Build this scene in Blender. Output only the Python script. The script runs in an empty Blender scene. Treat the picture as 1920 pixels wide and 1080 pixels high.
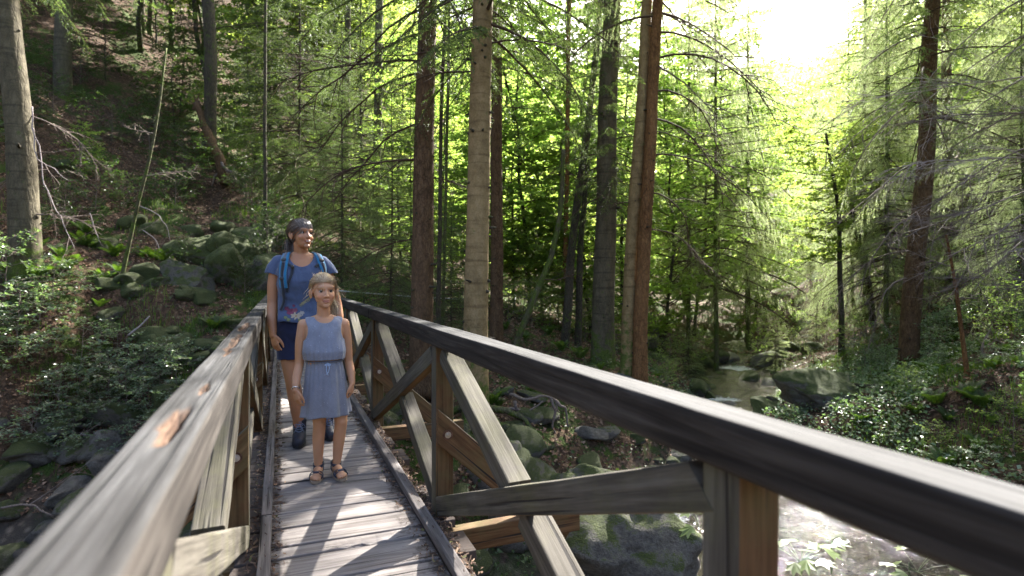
import bpy, bmesh, math, random
import numpy as np
from mathutils import Vector, Matrix, Quaternion
from mathutils.bvhtree import BVHTree

R = math.radians
scene = bpy.context.scene
C = scene.collection
random.seed(7)
rng = np.random.default_rng(7)

# ------------------------------------------------------------------ camera
TH = R(22.5)                      # the camera looks 22.5 degrees to the right of the bridge axis (+Y)
CAMZ = 1.22
FPX = 1050.0                      # focal length in pixels of the 1920 wide photograph
cam_d = bpy.data.cameras.new('camera')
cam = bpy.data.objects.new('camera', cam_d)
C.objects.link(cam)
cam.location = (0, 0, CAMZ)
cam.rotation_euler = (R(90), 0, -TH)
cam_d.sensor_width = 36
cam_d.lens = 36 * FPX / 1920
cam_d.shift_y = -15 / 1920
cam_d.clip_start = 0.03
cam_d.clip_end = 2000
cam_d.dof.use_dof = True
cam_d.dof.focus_distance = 3.6
cam_d.dof.aperture_fstop = 2.6
scene.camera = cam

# ------------------------------------------------------------------ sky, sun, exposure
SUN_AZ, SUN_EL = R(50), R(40)     # from +Y towards +X
world = bpy.data.worlds.new('World')
scene.world = world
world.use_nodes = True
nt = world.node_tree
bg = nt.nodes['Background']
sky = nt.nodes.new('ShaderNodeTexSky')
sky.sky_type = 'NISHITA'
sky.sun_disc = False
sky.sun_elevation = SUN_EL
sky.sun_rotation = SUN_AZ
sky.dust_density = 4.0
sky.ozone_density = 0.6
sky.air_density = 0.8
nt.links.new(sky.outputs[0], bg.inputs[0])
bg.inputs[1].default_value = 0.10
sun_d = bpy.data.lights.new('sun', 'SUN')
sun_d.energy = 5.0
sun_d.angle = R(0.6)
sun_d.color = (1.0, 0.965, 0.90)
sun = bpy.data.objects.new('sun', sun_d)
C.objects.link(sun)
sdir = Vector((math.sin(SUN_AZ) * math.cos(SUN_EL), math.cos(SUN_AZ) * math.cos(SUN_EL), math.sin(SUN_EL)))
sun.rotation_euler = sdir.to_track_quat('Z', 'Y').to_euler()
sun.location = (20, 20, 30)
scene.view_settings.view_transform = 'Standard'
scene.view_settings.look = 'None'
scene.view_settings.gamma = 1
scene.view_settings.use_curve_mapping = False
scene.view_settings.exposure = 2.9
scene.render.engine = 'CYCLES'
cy = scene.cycles
cy.use_denoising = True
try:
    cy.denoiser = 'OPENIMAGEDENOISE'
except Exception:
    pass
cy.max_bounces = 7
cy.diffuse_bounces = 4
cy.glossy_bounces = 3
cy.transmission_bounces = 5
cy.transparent_max_bounces = 8
cy.caustics_reflective = False
cy.caustics_refractive = False
cy.sample_clamp_indirect = 6

# ------------------------------------------------------------------ helpers
cT, sT = math.cos(TH), math.sin(TH)

def w2(r, d):
    """camera aligned ground coordinates (right, depth) -> world x, y"""
    return r * cT + d * sT, -r * sT + d * cT

def px(x, y, D):
    """a point seen in the photograph at pixel x, y lying at depth D"""
    r = (x - 960) / FPX * D
    X, Y = w2(r, D)
    return Vector((X, Y, CAMZ - (y - 525) / FPX * D))

def _h(ix, iy, iz, s):
    n = (ix.astype(np.int64) * 374761393 + iy.astype(np.int64) * 668265263 + iz.astype(np.int64) * 2147483647 + s * 974711) & 0xffffffff
    n = ((n ^ (n >> 13)) * 1274126177) & 0xffffffff
    n = ((n ^ (n >> 16)) * 2246822519) & 0xffffffff
    return ((n ^ (n >> 15)) & 0xffffff) / float(0xffffff)

def vnoise(P, s=0):
    """value noise, -1..1, P (n,3)"""
    P = np.asarray(P, float)
    F = np.floor(P)
    f = P - F
    f = f * f * (3 - 2 * f)
    I = F.astype(np.int64)
    o = 0
    for dx in (0, 1):
        for dy in (0, 1):
            for dz in (0, 1):
                w = (f[:, 0] if dx else 1 - f[:, 0]) * (f[:, 1] if dy else 1 - f[:, 1]) * (f[:, 2] if dz else 1 - f[:, 2])
                o = o + w * _h(I[:, 0] + dx, I[:, 1] + dy, I[:, 2] + dz, s)
    return o * 2 - 1

def fbm(P, oct=4, s=0, gain=0.5):
    P = np.asarray(P, float)
    o = 0
    a = 1
    for k in range(oct):
        o = o + a * vnoise(P * 2 ** k + 17.3 * k, s + k)
        a *= gain
    return o

def mesh_np(name, V, F, mats, smooth=True, fmat=None, col=None):
    """mesh data from numpy arrays; F (n,3) or (n,4) or a list of such arrays"""
    V = np.asarray(V, np.float32).reshape(-1, 3)
    Fs = F if isinstance(F, list) else [F]
    Fs = [np.asarray(f, np.int32) for f in Fs if len(f)]
    me = bpy.data.meshes.new(name)
    me.vertices.add(len(V))
    me.vertices.foreach_set('co', V.ravel())
    nl = sum(f.size for f in Fs)
    npoly = sum(len(f) for f in Fs)
    me.loops.add(nl)
    me.loops.foreach_set('vertex_index', np.concatenate([f.ravel() for f in Fs]))
    me.polygons.add(npoly)
    tot = np.concatenate([np.full(len(f), f.shape[1], np.int32) for f in Fs])
    st = np.concatenate([[0], np.cumsum(tot)[:-1]]).astype(np.int32)
    me.polygons.foreach_set('loop_start', st)
    me.polygons.foreach_set('loop_total', tot)
    me.polygons.foreach_set('use_smooth', np.full(npoly, smooth, bool))
    for m in (mats if isinstance(mats, (list, tuple)) else [mats]):
        me.materials.append(m)
    if fmat is not None:
        me.polygons.foreach_set('material_index', np.asarray(fmat, np.int32))
    me.update(calc_edges=True)
    if col is not None:
        a = me.color_attributes.new('Col', 'FLOAT_COLOR', 'POINT')
        col = np.asarray(col, np.float32)
        if col.shape[1] == 3:
            col = np.hstack([col, np.ones((len(col), 1), np.float32)])
        a.data.foreach_set('color', col.ravel())
    return me

def link(name, me, parent=None, loc=None):
    o = bpy.data.objects.new(name, me)
    C.objects.link(o)
    if parent is not None:
        o.parent = parent
    if loc is not None:
        o.location = loc
    return o

def tag(o, label=None, cat=None, group=None, kind=None):
    if label: o['label'] = label
    if cat: o['category'] = cat
    if group: o['group'] = group
    if kind: o['kind'] = kind
    return o

def empty(name, loc=(0, 0, 0), rz=0.0):
    o = bpy.data.objects.new(name, None)
    o.empty_display_size = 0.2
    C.objects.link(o)
    o.location = loc
    o.rotation_euler = (0, 0, rz)
    return o

def copy_tree(o, parent=None):
    c = o.copy()
    C.objects.link(c)
    if parent is not None:
        c.parent = parent
    for ch in list(o.children):
        copy_tree(ch, c)
    return c

class MB:
    """collects shapes as numpy arrays"""
    def __init__(s):
        s.V = []; s.F = {3: [], 4: []}; s.M = {3: [], 4: []}; s.n = 0; s.C = []
    def add(s, V, F, m=0, col=None):
        V = np.asarray(V, float).reshape(-1, 3)
        F = np.asarray(F, int)
        if not len(F): return s
        s.V.append(V); s.F[F.shape[1]].append(F + s.n)
        s.M[F.shape[1]].append(np.full(len(F), m) if np.isscalar(m) else np.asarray(m)); s.n += len(V)
        if col is not None:
            col = np.asarray(col, float)
            s.C.append(np.tile(col, (len(V), 1)) if col.ndim == 1 else col)
        return s
    def mesh(s, name, mats, smooth=True):
        Fs, Ms = [], []
        for k in (3, 4):
            if s.F[k]:
                Fs.append(np.concatenate(s.F[k])); Ms.append(np.concatenate(s.M[k]))
        return mesh_np(name, np.concatenate(s.V), Fs, mats, smooth, np.concatenate(Ms), np.concatenate(s.C) if s.C else None)

def frames(P):
    """tangents and two normals along a polyline"""
    P = np.asarray(P, float)
    T = np.gradient(P, axis=0)
    T /= np.linalg.norm(T, axis=1)[:, None] + 1e-9
    up = np.array([0, 0, 1.0]) if abs(T[0, 2]) < 0.9 else np.array([0, 1.0, 0])
    A = np.cross(T, up)
    A /= np.linalg.norm(A, axis=1)[:, None] + 1e-9
    for i in range(1, len(A)):
        a = A[i - 1] - T[i] * np.dot(A[i - 1], T[i])
        A[i] = a / (np.linalg.norm(a) + 1e-9)
    B = np.cross(T, A)
    return T, A, B

def tube(P, rad, seg=8, caps=True, rb=None):
    """swept tube: returns V, F4(quads) and F3 caps"""
    P = np.asarray(P, float)
    n = len(P)
    rad = np.broadcast_to(np.asarray(rad, float), (n,))
    rb = rad if rb is None else np.broadcast_to(np.asarray(rb, float), (n,))
    T, A, B = frames(P)
    a = np.linspace(0, 2 * math.pi, seg, endpoint=False)
    V = P[:, None, :] + A[:, None, :] * (np.cos(a)[None, :, None] * rad[:, None, None]) + B[:, None, :] * (np.sin(a)[None, :, None] * rb[:, None, None])
    V = V.reshape(-1, 3)
    i = np.arange(n - 1)[:, None] * seg
    j = np.arange(seg)[None, :]
    j2 = (j + 1) % seg
    F = np.stack([i + j, i + j2, i + seg + j2, i + seg + j], -1).reshape(-1, 4)
    F3 = np.zeros((0, 3), int)
    if caps:
        c0, c1 = len(V), len(V) + 1
        V = np.vstack([V, P[0], P[-1]])
        jj = np.arange(seg); jn = (jj + 1) % seg
        F3 = np.vstack([np.stack([jn, jj, np.full(seg, c0)], 1), np.stack([(n - 1) * seg + jj, (n - 1) * seg + jn, np.full(seg, c1)], 1)])
    return V, F, F3

def add_tube(mb, P, rad, seg=8, m=0, caps=True, rb=None, col=None):
    V, F, F3 = tube(P, rad, seg, caps, rb)
    n0 = mb.n
    mb.V.append(V); mb.n += len(V)
    mb.F[4].append(F + n0); mb.M[4].append(np.full(len(F), m))
    if len(F3):
        mb.F[3].append(F3 + n0); mb.M[3].append(np.full(len(F3), m))
    if col is not None:
        mb.C.append(np.tile(np.asarray(col, float), (len(V), 1)))

# ------------------------------------------------------------------ materials
class NT:
    def __init__(s, name):
        s.m = bpy.data.materials.new(name); s.m.use_nodes = True
        s.t = s.m.node_tree; s.b = s.t.nodes['Principled BSDF']; s.out = s.t.nodes['Material Output']
    def n(s, t, **k):
        x = s.t.nodes.new('ShaderNode' + t)
        for a, b in k.items():
            if a.startswith('i_'):
                x.inputs[a[2:].replace('_', ' ')].default_value = b
            else:
                setattr(x, a, b)
        return x
    def l(s, a, b): s.t.links.new(a, b)
    def coord(s, kind='Object', scale=(1, 1, 1), rnd=False):
        c = s.n('TexCoord'); mp = s.n('Mapping'); mp.inputs['Scale'].default_value = scale
        s.l(c.outputs[kind], mp.inputs[0])
        if rnd:
            oi = s.n('ObjectInfo'); mu = s.n('Math', operation='MULTIPLY'); mu.inputs[1].default_value = 57.0
            s.l(oi.outputs['Random'], mu.inputs[0]); s.l(mu.outputs[0], mp.inputs['Location'])
        return mp.outputs[0]
    def noise(s, vec, scale, detail=4, rough=0.55, dist=0.0):
        x = s.n('TexNoise'); x.inputs['Scale'].default_value = scale; x.inputs['Detail'].default_value = detail
        x.inputs['Roughness'].default_value = rough; x.inputs['Distortion'].default_value = dist
        s.l(vec, x.inputs['Vector']); return x.outputs['Fac']
    def ramp(s, fac, stops, interp='LINEAR'):
        r = s.n('ValToRGB'); e = r.color_ramp.elements; r.color_ramp.interpolation = interp
        while len(e) < len(stops): e.new(0.5)
        for k, (p, c) in zip(e, stops):
            k.position = p; k.color = (c, c, c, 1) if np.isscalar(c) else (*c, 1)
        s.l(fac, r.inputs[0]); return r.outputs[0]
    def mix(s, fac, a, b, mode='MIX'):
        x = s.n('Mix', data_type='RGBA', blend_type=mode)
        for sock, v in ((x.inputs[0], fac), (x.inputs[6], a), (x.inputs[7], b)):
            if isinstance(v, (int, float)): sock.default_value = v
            elif isinstance(v, tuple): sock.default_value = (*v, 1)
            else: s.l(v, sock)
        return x.outputs[2]
    def math(s, op, a, b=0.0):
        x = s.n('Math', operation=op)
        for i, v in enumerate((a, b)):
            if isinstance(v, (int, float)): x.inputs[i].default_value = v
            else: s.l(v, x.inputs[i])
        return x.outputs[0]
    def bump(s, h, strength=0.3, dist=0.01):
        x = s.n('Bump'); x.inputs['Strength'].default_value = strength; x.inputs['Distance'].default_value = dist
        s.l(h, x.inputs['Height']); s.l(x.outputs[0], s.b.inputs['Normal']); return x
    def col(s, c):
        if isinstance(c, tuple): s.b.inputs['Base Color'].default_value = (*c, 1)
        else: s.l(c, s.b.inputs['Base Color'])
    def set(s, **k):
        for a, v in k.items():
            i = s.b.inputs[a.replace('_', ' ')]
            if isinstance(v, (int, float, tuple)): i.default_value = v
            else: s.l(v, i)
    def upness(s):
        g = s.n('NewGeometry'); x = s.n('SeparateXYZ'); s.l(g.outputs['Normal'], x.inputs[0]); return x.outputs[2]

def leaf_mat(name, c1, c2, trans=0.5, rough=0.45, tc=None, spec=0.35):
    t = NT(name)
    g = t.n('NewGeometry')
    rp = g.outputs['Random Per Island']
    c = t.ramp(rp, [(0.0, c1), (1.0, c2)])
    oi = t.n('ObjectInfo')
    hs = t.n('HueSaturation')
    t.l(c, hs.inputs['Color'])
    hs.inputs['Value'].default_value = 1
    v = t.n('Math', operation='MULTIPLY_ADD'); v.inputs[1].default_value = 0.5; v.inputs[2].default_value = 0.75
    t.l(oi.outputs['Random'], v.inputs[0]); t.l(v.outputs[0], hs.inputs['Value'])
    t.col(hs.outputs[0]); t.set(Roughness=rough); t.b.inputs['Specular IOR Level'].default_value = spec
    tr = t.n('BsdfTranslucent')
    k = tc or (1.6, 1.9, 0.6)
    tcol = t.mix(1.0, hs.outputs[0], k, 'MULTIPLY')
    t.l(tcol, tr.inputs[0])
    ms = t.n('MixShader'); ms.inputs[0].default_value = trans
    t.l(t.b.outputs[0], ms.inputs[1]); t.l(tr.outputs[0], ms.inputs[2]); t.l(ms.outputs[0], t.out.inputs[0])
    return t.m

def wood_mat(name, dark, mid, light, stain=None, rough=0.85, grain=1.0, spec=0.2, green=0.0, bump=0.5):
    """weathered timber, grain along local X"""
    t = NT(name)
    v = t.coord('Object', (1.2, 26 * grain, 26 * grain), rnd=True)
    g1 = t.noise(v, 1.6, 7, 0.62, 0.5)
    v2 = t.coord('Object', (4, 150 * grain, 150 * grain), rnd=True)
    g2 = t.noise(v2, 1.0, 3, 0.6)
    base = t.ramp(g1, [(0.28, dark), (0.5, mid), (0.72, light)])
    fib = t.ramp(g2, [(0.3, 0.62), (0.7, 1.12)])
    c = t.mix(0.75, base, fib, 'MULTIPLY')
    v3 = t.coord('Object', (1, 1, 1), rnd=True)
    blot = t.noise(v3, 3.2, 5, 0.6)
    c = t.mix(t.ramp(blot, [(0.42, 0.0), (0.68, 0.75)]), c, t.mix(0.5, c, dark))
    if green:
        gm = t.noise(v3, 5.0, 6, 0.65)
        c = t.mix(t.ramp(gm, [(0.45, 0.0), (0.62, green)]), c, (0.10, 0.10, 0.04))
    crack = t.noise(t.coord('Object', (0.7, 40 * grain, 40 * grain), rnd=True), 1.3, 2, 0.4)
    cr = t.ramp(crack, [(0.30, 1.0), (0.35, 0.0)])
    c = t.mix(cr, c, (0.02, 0.017, 0.015))
    t.col(c); t.set(Roughness=rough); t.b.inputs['Specular IOR Level'].default_value = spec
    h = t.math('SUBTRACT', t.math('ADD', t.math('MULTIPLY', g1, 0.5), t.math('MULTIPLY', g2, 0.4)), t.math('MULTIPLY', cr, 0.8))
    t.bump(h, bump, 0.004)
    return t.m

def plain(name, c, rough=0.6, metal=0.0, var=0.25, scale=30, bump=0.0, spec=0.5):
    t = NT(name)
    v = t.coord('Object')
    n = t.noise(v, scale, 4)
    k = t.ramp(n, [(0.3, 1 - var), (0.7, 1 + var)])
    t.col(t.mix(1.0, c, k, 'MULTIPLY')); t.set(Roughness=rough, Metallic=metal)
    t.b.inputs['Specular IOR Level'].default_value = spec
    if bump: t.bump(n, bump, 0.003)
    return t.m
# ------------------------------------------------------------------ ground
CP = []   # right, depth, height
def cp(x, y, D): CP.append(((x - 960) / FPX * D, D, CAMZ - (y - 525) / FPX * D))
def cr(r, d, z): CP.append((r, d, z))
# left bank, bench and hill
cp(0, 520, 10.2); cp(118, 190, 20); cp(60, 500, 11); cp(200, 480, 12.5); cp(330, 500, 12); cp(300, 540, 10.6)
cp(420, 560, 11); cp(400, 640, 9.8); cp(250, 620, 9.8); cp(300, 330, 17); cp(430, 330, 18); cp(500, 420, 16); cp(300, 160, 24)
cp(560, 400, 20); cp(480, 500, 12.5); cp(100, 600, 9.3); cp(0, 640, 8.6)
cp(200, 700, 9.6); cp(350, 720, 9.0); cp(100, 740, 8.9); cp(200, 800, 8.6); cp(0, 800, 8.0); cp(350, 800, 8.4)
cr(-14, 9, 3.5); cr(-16, 14, 8); cr(-22, 22, 15); cr(-30, 34, 24); cr(-10, 35, 16); cr(-14, 5, 2.5); cr(-40, 60, 36); cr(-15, 60, 24)
cr(-25, 5, 9); cr(-45, 10, 18)
# stream bed
for r, d, z in ((-11, 6.0, -1.2), (-8.0, 7.2, -2.25), (-7, 6.6, -2.5), (-6, 5.5, -2.5), (-7.5, 4.5, -2.3), (-5, 6.8, -2.3), (-4.2, 5.8, -2.4), (-3, 4.6, -2.3), (-1.5, 3.6, -2.3), (0, 3.4, -2.3),
                (1.2, 4.6, -2.35), (2.2, 6.0, -2.35), (3.2, 7.6, -2.35), (4.3, 9.6, -2.3), (5.0, 12, -2.2), (5.6, 15, -2.1), (7.0, 18, -2.1), (9.2, 22, -2.05), (12, 27, -1.9),
                (2, 3, -2.3), (3.6, 5.0, -2.35), (5.0, 7.0, -2.25), (-3, 2, -2.2), (0, 1.8, -2.2), (3, 1.5, -1.9), (-6, 2.5, -2.0), (-10, 3, -1.0)):
    cr(r, d, z)
# far bank under the far half of the bridge, roots and trees
cr(-2.2, 6.3, -1.2); cr(-3.6, 8.6, -0.45); cr(-4.2, 10.6, -0.05); cr(-3.4, 11.5, 0.1); cr(-4.6, 11.2, 0.15); cr(-2.8, 10.0, -0.25)
cr(-0.6, 6.6, -1.1); cr(0.6, 7.4, -1.05); cr(-0.3, 5.4, -2.0); cr(0.9, 6.2, -1.9); cr(-0.4, 8.2, -0.8); cr(1.4, 8.9, -1.25); cr(2.1, 7.5, -2.4); cr(1.9, 6.6, -2.4); cr(2.7, 8.7, -2.3); cr(4.5, 13.4, -2.3); cr(6.3, 15.6, -2.25); cr(5.2, 17, -2.15); cr(6.6, 19.2, -2.15); cr(3.9, 10.8, -2.25); cr(1.4, 9.6, -0.85); cr(2.6, 10.4, -0.85); cr(2.7, 11.5, -0.6)
cr(3.6, 12.5, -1.2); cr(0, 11.5, -0.35); cr(-1.2, 13, 0.3); cr(1.5, 14, -0.25); cr(4.4, 15.5, -1.3); cr(-3.6, 14, 0.9); cr(-5, 15, 1.9)
cp(1000, 600, 16); cp(1050, 560, 24); cp(900, 540, 22); cp(1000, 500, 38); cp(1200, 540, 32); cp(1250, 620, 22); cp(1150, 620, 18)
cp(700, 480, 22); cp(800, 500, 30); cp(600, 430, 26)
# right bank
cp(1540, 762, 10.9); cp(1440, 800, 9.8); cp(1700, 690, 13); cp(1600, 690, 14.5); cp(1850, 730, 8.6); cp(1750, 820, 8.4); cp(1700, 930, 7.6); cp(1900, 900, 6.6); cp(1900, 600, 12)
cp(1780, 640, 13); cp(1580, 655, 18); cp(1480, 645, 26); cp(1480, 600, 38); cp(1700, 590, 18); cp(1850, 500, 17)
cr(9, 7.6, 0.6); cr(12, 8, 2.5); cr(16, 13, 5); cr(22, 22, 9); cr(18, 5, 5.5); cr(34, 32, 17); cr(26, 12, 11); cr(8, 4.5, -0.2); cr(6.5, 4.0, -1.4)
# near bank behind the camera
cr(0.5, -2.2, -0.3); cr(-1, -4, 0); cr(4, -2, -0.3); cr(-6, -2, 0.2); cr(0, -12, 1); cr(12, -8, 3); cr(-14, -8, 4); cr(12, 0, 1.5)
# far valley
cr(0, 60, 12); cr(8, 90, 26); cr(26, 52, 2.0); cr(48, 95, 14); cr(44, 50, 18); cr(70, 70, 34); cr(30, 130, 40); cr(80, 130, 46); cr(-30, 110, 45); cr(18, 36, 1.0); cr(60, 20, 28); cr(-70, 90, 60); cr(70, -30, 20); cr(-60, -30, 24)
CPA = np.array(CP)
_D = np.linalg.norm(CPA[:, None, :2] - CPA[None, :, :2], axis=2)
_W = np.linalg.solve(np.block([[_D + np.eye(len(CPA)) * 0.05, np.ones((len(CPA), 1))], [np.ones((1, len(CPA))), np.zeros((1, 1))]]), np.append(CPA[:, 2], 0))

def terrain(r, d, detail=True):
    r = np.atleast_1d(np.asarray(r, float)); d = np.atleast_1d(np.asarray(d, float))
    z = np.empty(len(r))
    for i in range(0, len(r), 20000):
        q = np.hypot(r[i:i + 20000, None] - CPA[None, :, 0], d[i:i + 20000, None] - CPA[None, :, 1])
        z[i:i + 20000] = q @ _W[:-1] + _W[-1]
    if detail:
        P = np.stack([r, d, np.zeros(len(r))], 1)
        amp = 0.10 + 0.12 * np.clip((z + 1.5) / 3, 0, 1)
        z = z + fbm(P * 0.7, 4, 3) * amp + np.abs(fbm(P * 2.3, 3, 9)) * 0.07 + fbm(P * 7, 2, 5) * 0.018
    return z

def ground_at(x, y):
    """height of the ground at world x, y"""
    r, d = x * cT - y * sT, x * sT + y * cT
    return float(terrain([r], [d])[0])

def on_ground(x, y, d0=6.0, d1=60.0):
    """depth at which the line of sight through pixel x, y meets the ground"""
    D = np.linspace(d0, d1, 1500); z = terrain((x - 960) / FPX * D, D, False)
    k = np.nonzero(CAMZ - (y - 525) / FPX * D < z)[0]
    return float(D[k[0]]) if len(k) else d1

def axis(lo, hi, n, c, w):
    """grid line positions, dense near c"""
    t = np.linspace(math.asinh((lo - c) / w), math.asinh((hi - c) / w), n)
    return c + w * np.sinh(t)
gr = axis(-110, 130, 420, 0.5, 7.0)
gd = axis(-45, 170, 420, 8.0, 6.5)
GR, GD = np.meshgrid(gr, gd)
gz = terrain(GR.ravel(), GD.ravel())
GX, GY = w2(GR.ravel(), GD.ravel())
nr = len(gr)
ii, jj = np.meshgrid(np.arange(len(gd) - 1), np.arange(nr - 1), indexing='ij')
GF = np.stack([ii * nr + jj, ii * nr + jj + 1, (ii + 1) * nr + jj + 1, (ii + 1) * nr + jj], -1).reshape(-1, 4)

def ground_mat():
    t = NT('forest_floor')
    v = t.coord('Object')
    big = t.noise(v, 0.9, 6, 0.6)
    mid = t.noise(v, 7, 6, 0.65)
    fine = t.noise(v, 55, 3, 0.6)
    vo = t.n('TexVoronoi'); vo.inputs['Scale'].default_value = 26; t.l(v, vo.inputs['Vector'])
    litter = t.ramp(vo.outputs['Color'], [(0.1, (0.03, 0.017, 0.010)), (0.45, (0.078, 0.046, 0.028)), (0.7, (0.13, 0.08, 0.05)), (0.95, (0.20, 0.135, 0.092))])
    soil = t.ramp(fine, [(0.3, (0.022, 0.014, 0.009)), (0.7, (0.07, 0.046, 0.031))])
    base = t.mix(t.ramp(mid, [(0.42, 0.0), (0.6, 1.0)]), litter, soil)
    moss = t.ramp(fine, [(0.3, (0.018, 0.035, 0.006)), (0.7, (0.06, 0.095, 0.016))])
    m = t.math('ADD', big, t.math('MULTIPLY', t.math('SUBTRACT', mid, 0.5), 0.5))
    c = t.mix(t.ramp(m, [(0.50, 0.0), (0.57, 0.9)]), base, moss)
    pos = t.n('NewGeometry'); sp = t.n('SeparateXYZ'); t.l(pos.outputs['Position'], sp.inputs[0])
    low = t.ramp(t.math('MULTIPLY_ADD', sp.outputs[2], 1.0), [(0.0, 0.0), (1.0, 1.0)])
    mr = t.n('MapRange'); mr.inputs['From Min'].default_value = -2.0; mr.inputs['From Max'].default_value = -1.5; t.l(sp.outputs[2], mr.inputs[0])
    peb = t.n('TexVoronoi'); peb.inputs['Scale'].default_value = 9; t.l(v, peb.inputs['Vector'])
    bed = t.mix(t.ramp(peb.outputs['Distance'], [(0.0, 0.0), (0.5, 1.0)]), (0.17, 0.14, 0.11), (0.05, 0.042, 0.035))
    c = t.mix(mr.outputs[0], bed, c)
    t.col(c); t.set(Roughness=0.95); t.b.inputs['Specular IOR Level'].default_value = 0.15
    t.bump(t.math('ADD', t.math('MULTIPLY', mid, 0.6), fine), 0.9, 0.03)
    return t.m
M_ground = ground_mat()
ground = link('ground', mesh_np('ground', np.stack([GX, GY, gz], 1), GF, M_ground))
tag(ground, kind='structure')
G_BVH = BVHTree.FromPolygons([tuple(v) for v in np.stack([GX, GY, gz], 1)[:1]] or [], []) if False else None

# ------------------------------------------------------------------ stream
WPTS = np.array([(-10.5, 5.0, -2.28), (-7, 5.8, -2.22), (-3, 3.8, -2.14), (0.5, 3.2, -2.1), (3.0, 6.2, -2.06), (4.2, 9.3, -2.0), (5.2, 13.5, -1.92), (7.0, 18, -1.84), (9.4, 22.5, -1.8), (12.5, 28, -1.7)])
def water_level(r, d):
    q = np.hypot(r[:, None] - WPTS[None, :, 0], d[:, None] - WPTS[None, :, 1]) ** 2 + 0.3
    w = 1 / q ** 2
    return (w * WPTS[:, 2]).sum(1) / w.sum(1)
wr = np.arange(-11, 14, 0.055); wd = np.concatenate([np.arange(-1, 12, 0.055), np.arange(12, 30, 0.12)])
WR, WD = np.meshgrid(wr, wd); WRr, WDr = WR.ravel(), WD.ravel()
wz = water_level(WRr, WDr)
Pw = np.stack([WRr, WDr, np.zeros(len(WRr))], 1)
foam = sum(a_ * np.exp(-((WRr - r_) / sr_) ** 2 - ((WDr - d_) / sd_) ** 2) for r_, d_, sr_, sd_, a_ in ((2.15, 7.9, .55, .7, .8), (3.4, 9.2, .6, .5, .5), (4.7, 11.6, .8, .7, .8), (5.3, 14.8, .9, .8, .7), (7.4, 19.5, 1.2, .8, .7), (1.6, 6.5, .5, .6, .5)))
foam = np.clip(foam * (1.0 + .6 * fbm(Pw * 1.7, 3, 41)), 0, 1) 
wz = wz + fbm(Pw * 2.2, 3, 31) * 0.03 + fbm(Pw * 6, 2, 33) * 0.024 * (0.6 + foam) 
keep = (wz > terrain(WRr, WDr) - 0.22).reshape(WR.shape) & (np.abs(WRr).reshape(WR.shape) < 99)
k4 = keep[:-1, :-1] & keep[1:, :-1] & keep[:-1, 1:] & keep[1:, 1:]
i2, j2 = np.nonzero(k4)
nw = len(wr)
WF = np.stack([i2 * nw + j2, i2 * nw + j2 + 1, (i2 + 1) * nw + j2 + 1, (i2 + 1) * nw + j2], -1)
WX, WY = w2(WRr, WDr)
used = np.unique(WF); remap = np.full(len(WX), -1); remap[used] = np.arange(len(used))
t = NT('stream_water')
v = t.coord('Object')
n1 = t.noise(v, 16, 2, 0.5, 0.8); n2 = t.noise(v, 40, 1, 0.5)
t.col((0.035, 0.03, 0.02)); t.set(Roughness=0.05, IOR=1.33)
t.b.inputs['Transmission Weight'].default_value = 0.45
at = t.n('Attribute', attribute_name='Col')
fo = t.ramp(t.math('MULTIPLY', at.outputs['Fac'], t.noise(v, 12, 5, 0.7)), [(0.24, 0.0), (0.40, 1.0)])
fb = t.n('BsdfDiffuse'); fb.inputs[0].default_value = (0.62, 0.66, 0.7, 1)
ms = t.n('MixShader'); t.l(t.math('MULTIPLY', fo, 0.5), ms.inputs[0]); t.l(t.b.outputs[0], ms.inputs[1]); t.l(fb.outputs[0], ms.inputs[2]); t.l(ms.outputs[0], t.out.inputs[0])
t.bump(t.math('ADD', n1, t.math('MULTIPLY', n2, 0.22)), 1.0, 0.042)
fc = foam[used]
water = link('stream_water', mesh_np('stream_water', np.stack([WX, WY, wz], 1)[used], remap[WF], t.m, col=np.stack([fc, fc, fc], 1)))
tag(water, kind='structure')
# ------------------------------------------------------------------ the footbridge
M_rail = wood_mat('weathered_rail', (0.055, 0.046, 0.042), (0.15, 0.132, 0.125), (0.25, 0.225, 0.215), rough=0.8, spec=0.2, bump=0.7)
M_post = wood_mat('weathered_post', (0.034, 0.029, 0.023), (0.083, 0.073, 0.059), (0.145, 0.131, 0.11), green=0.28, bump=0.8)
M_brown = wood_mat('sheltered_larch', (0.05, 0.025, 0.011), (0.135, 0.072, 0.032), (0.21, 0.125, 0.062), green=0.35, bump=0.35)
M_deck = wood_mat('deck_board', (0.115, 0.098, 0.088), (0.255, 0.226, 0.208), (0.36, 0.325, 0.305), rough=0.8, bump=0.6)
M_beam = wood_mat('support_beam', (0.07, 0.045, 0.028), (0.20, 0.12, 0.065), (0.32, 0.2, 0.12), green=0.5)
M_iron = plain('rusty_iron', (0.10, 0.055, 0.04), 0.55, 0.7, 0.5, 60, 0.3)
M_zinc = plain('zinc_bolt', (0.42, 0.42, 0.44), 0.35, 0.9, 0.2, 60)

def deckdirt(mat):
    """dark soil trodden into the ends of the boards, by world X"""
    nt_ = mat.node_tree
    b = nt_.nodes['Principled BSDF']
    src = b.inputs['Base Color'].links[0].from_socket
    N = NT.__new__(NT); N.m = mat; N.t = nt_; N.b = b; N.out = nt_.nodes['Material Output']
    g = N.n('NewGeometry'); s = N.n('SeparateXYZ'); N.l(g.outputs['Position'], s.inputs[0])
    e = N.math('ABSOLUTE', N.math('SUBTRACT', s.outputs[0], 0.30))
    n = N.noise(N.coord('Object', (1, 1, 1), rnd=True), 14, 6, 0.7)
    k = N.math('ADD', e, N.math('MULTIPLY', N.math('SUBTRACT', n, 0.5), 0.55))
    f = N.ramp(k, [(0.27, 0.0), (0.36, 0.9)])
    N.l(N.mix(f, src, (0.05, 0.036, 0.03)), b.inputs['Base Color'])
deckdirt(M_deck)

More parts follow.
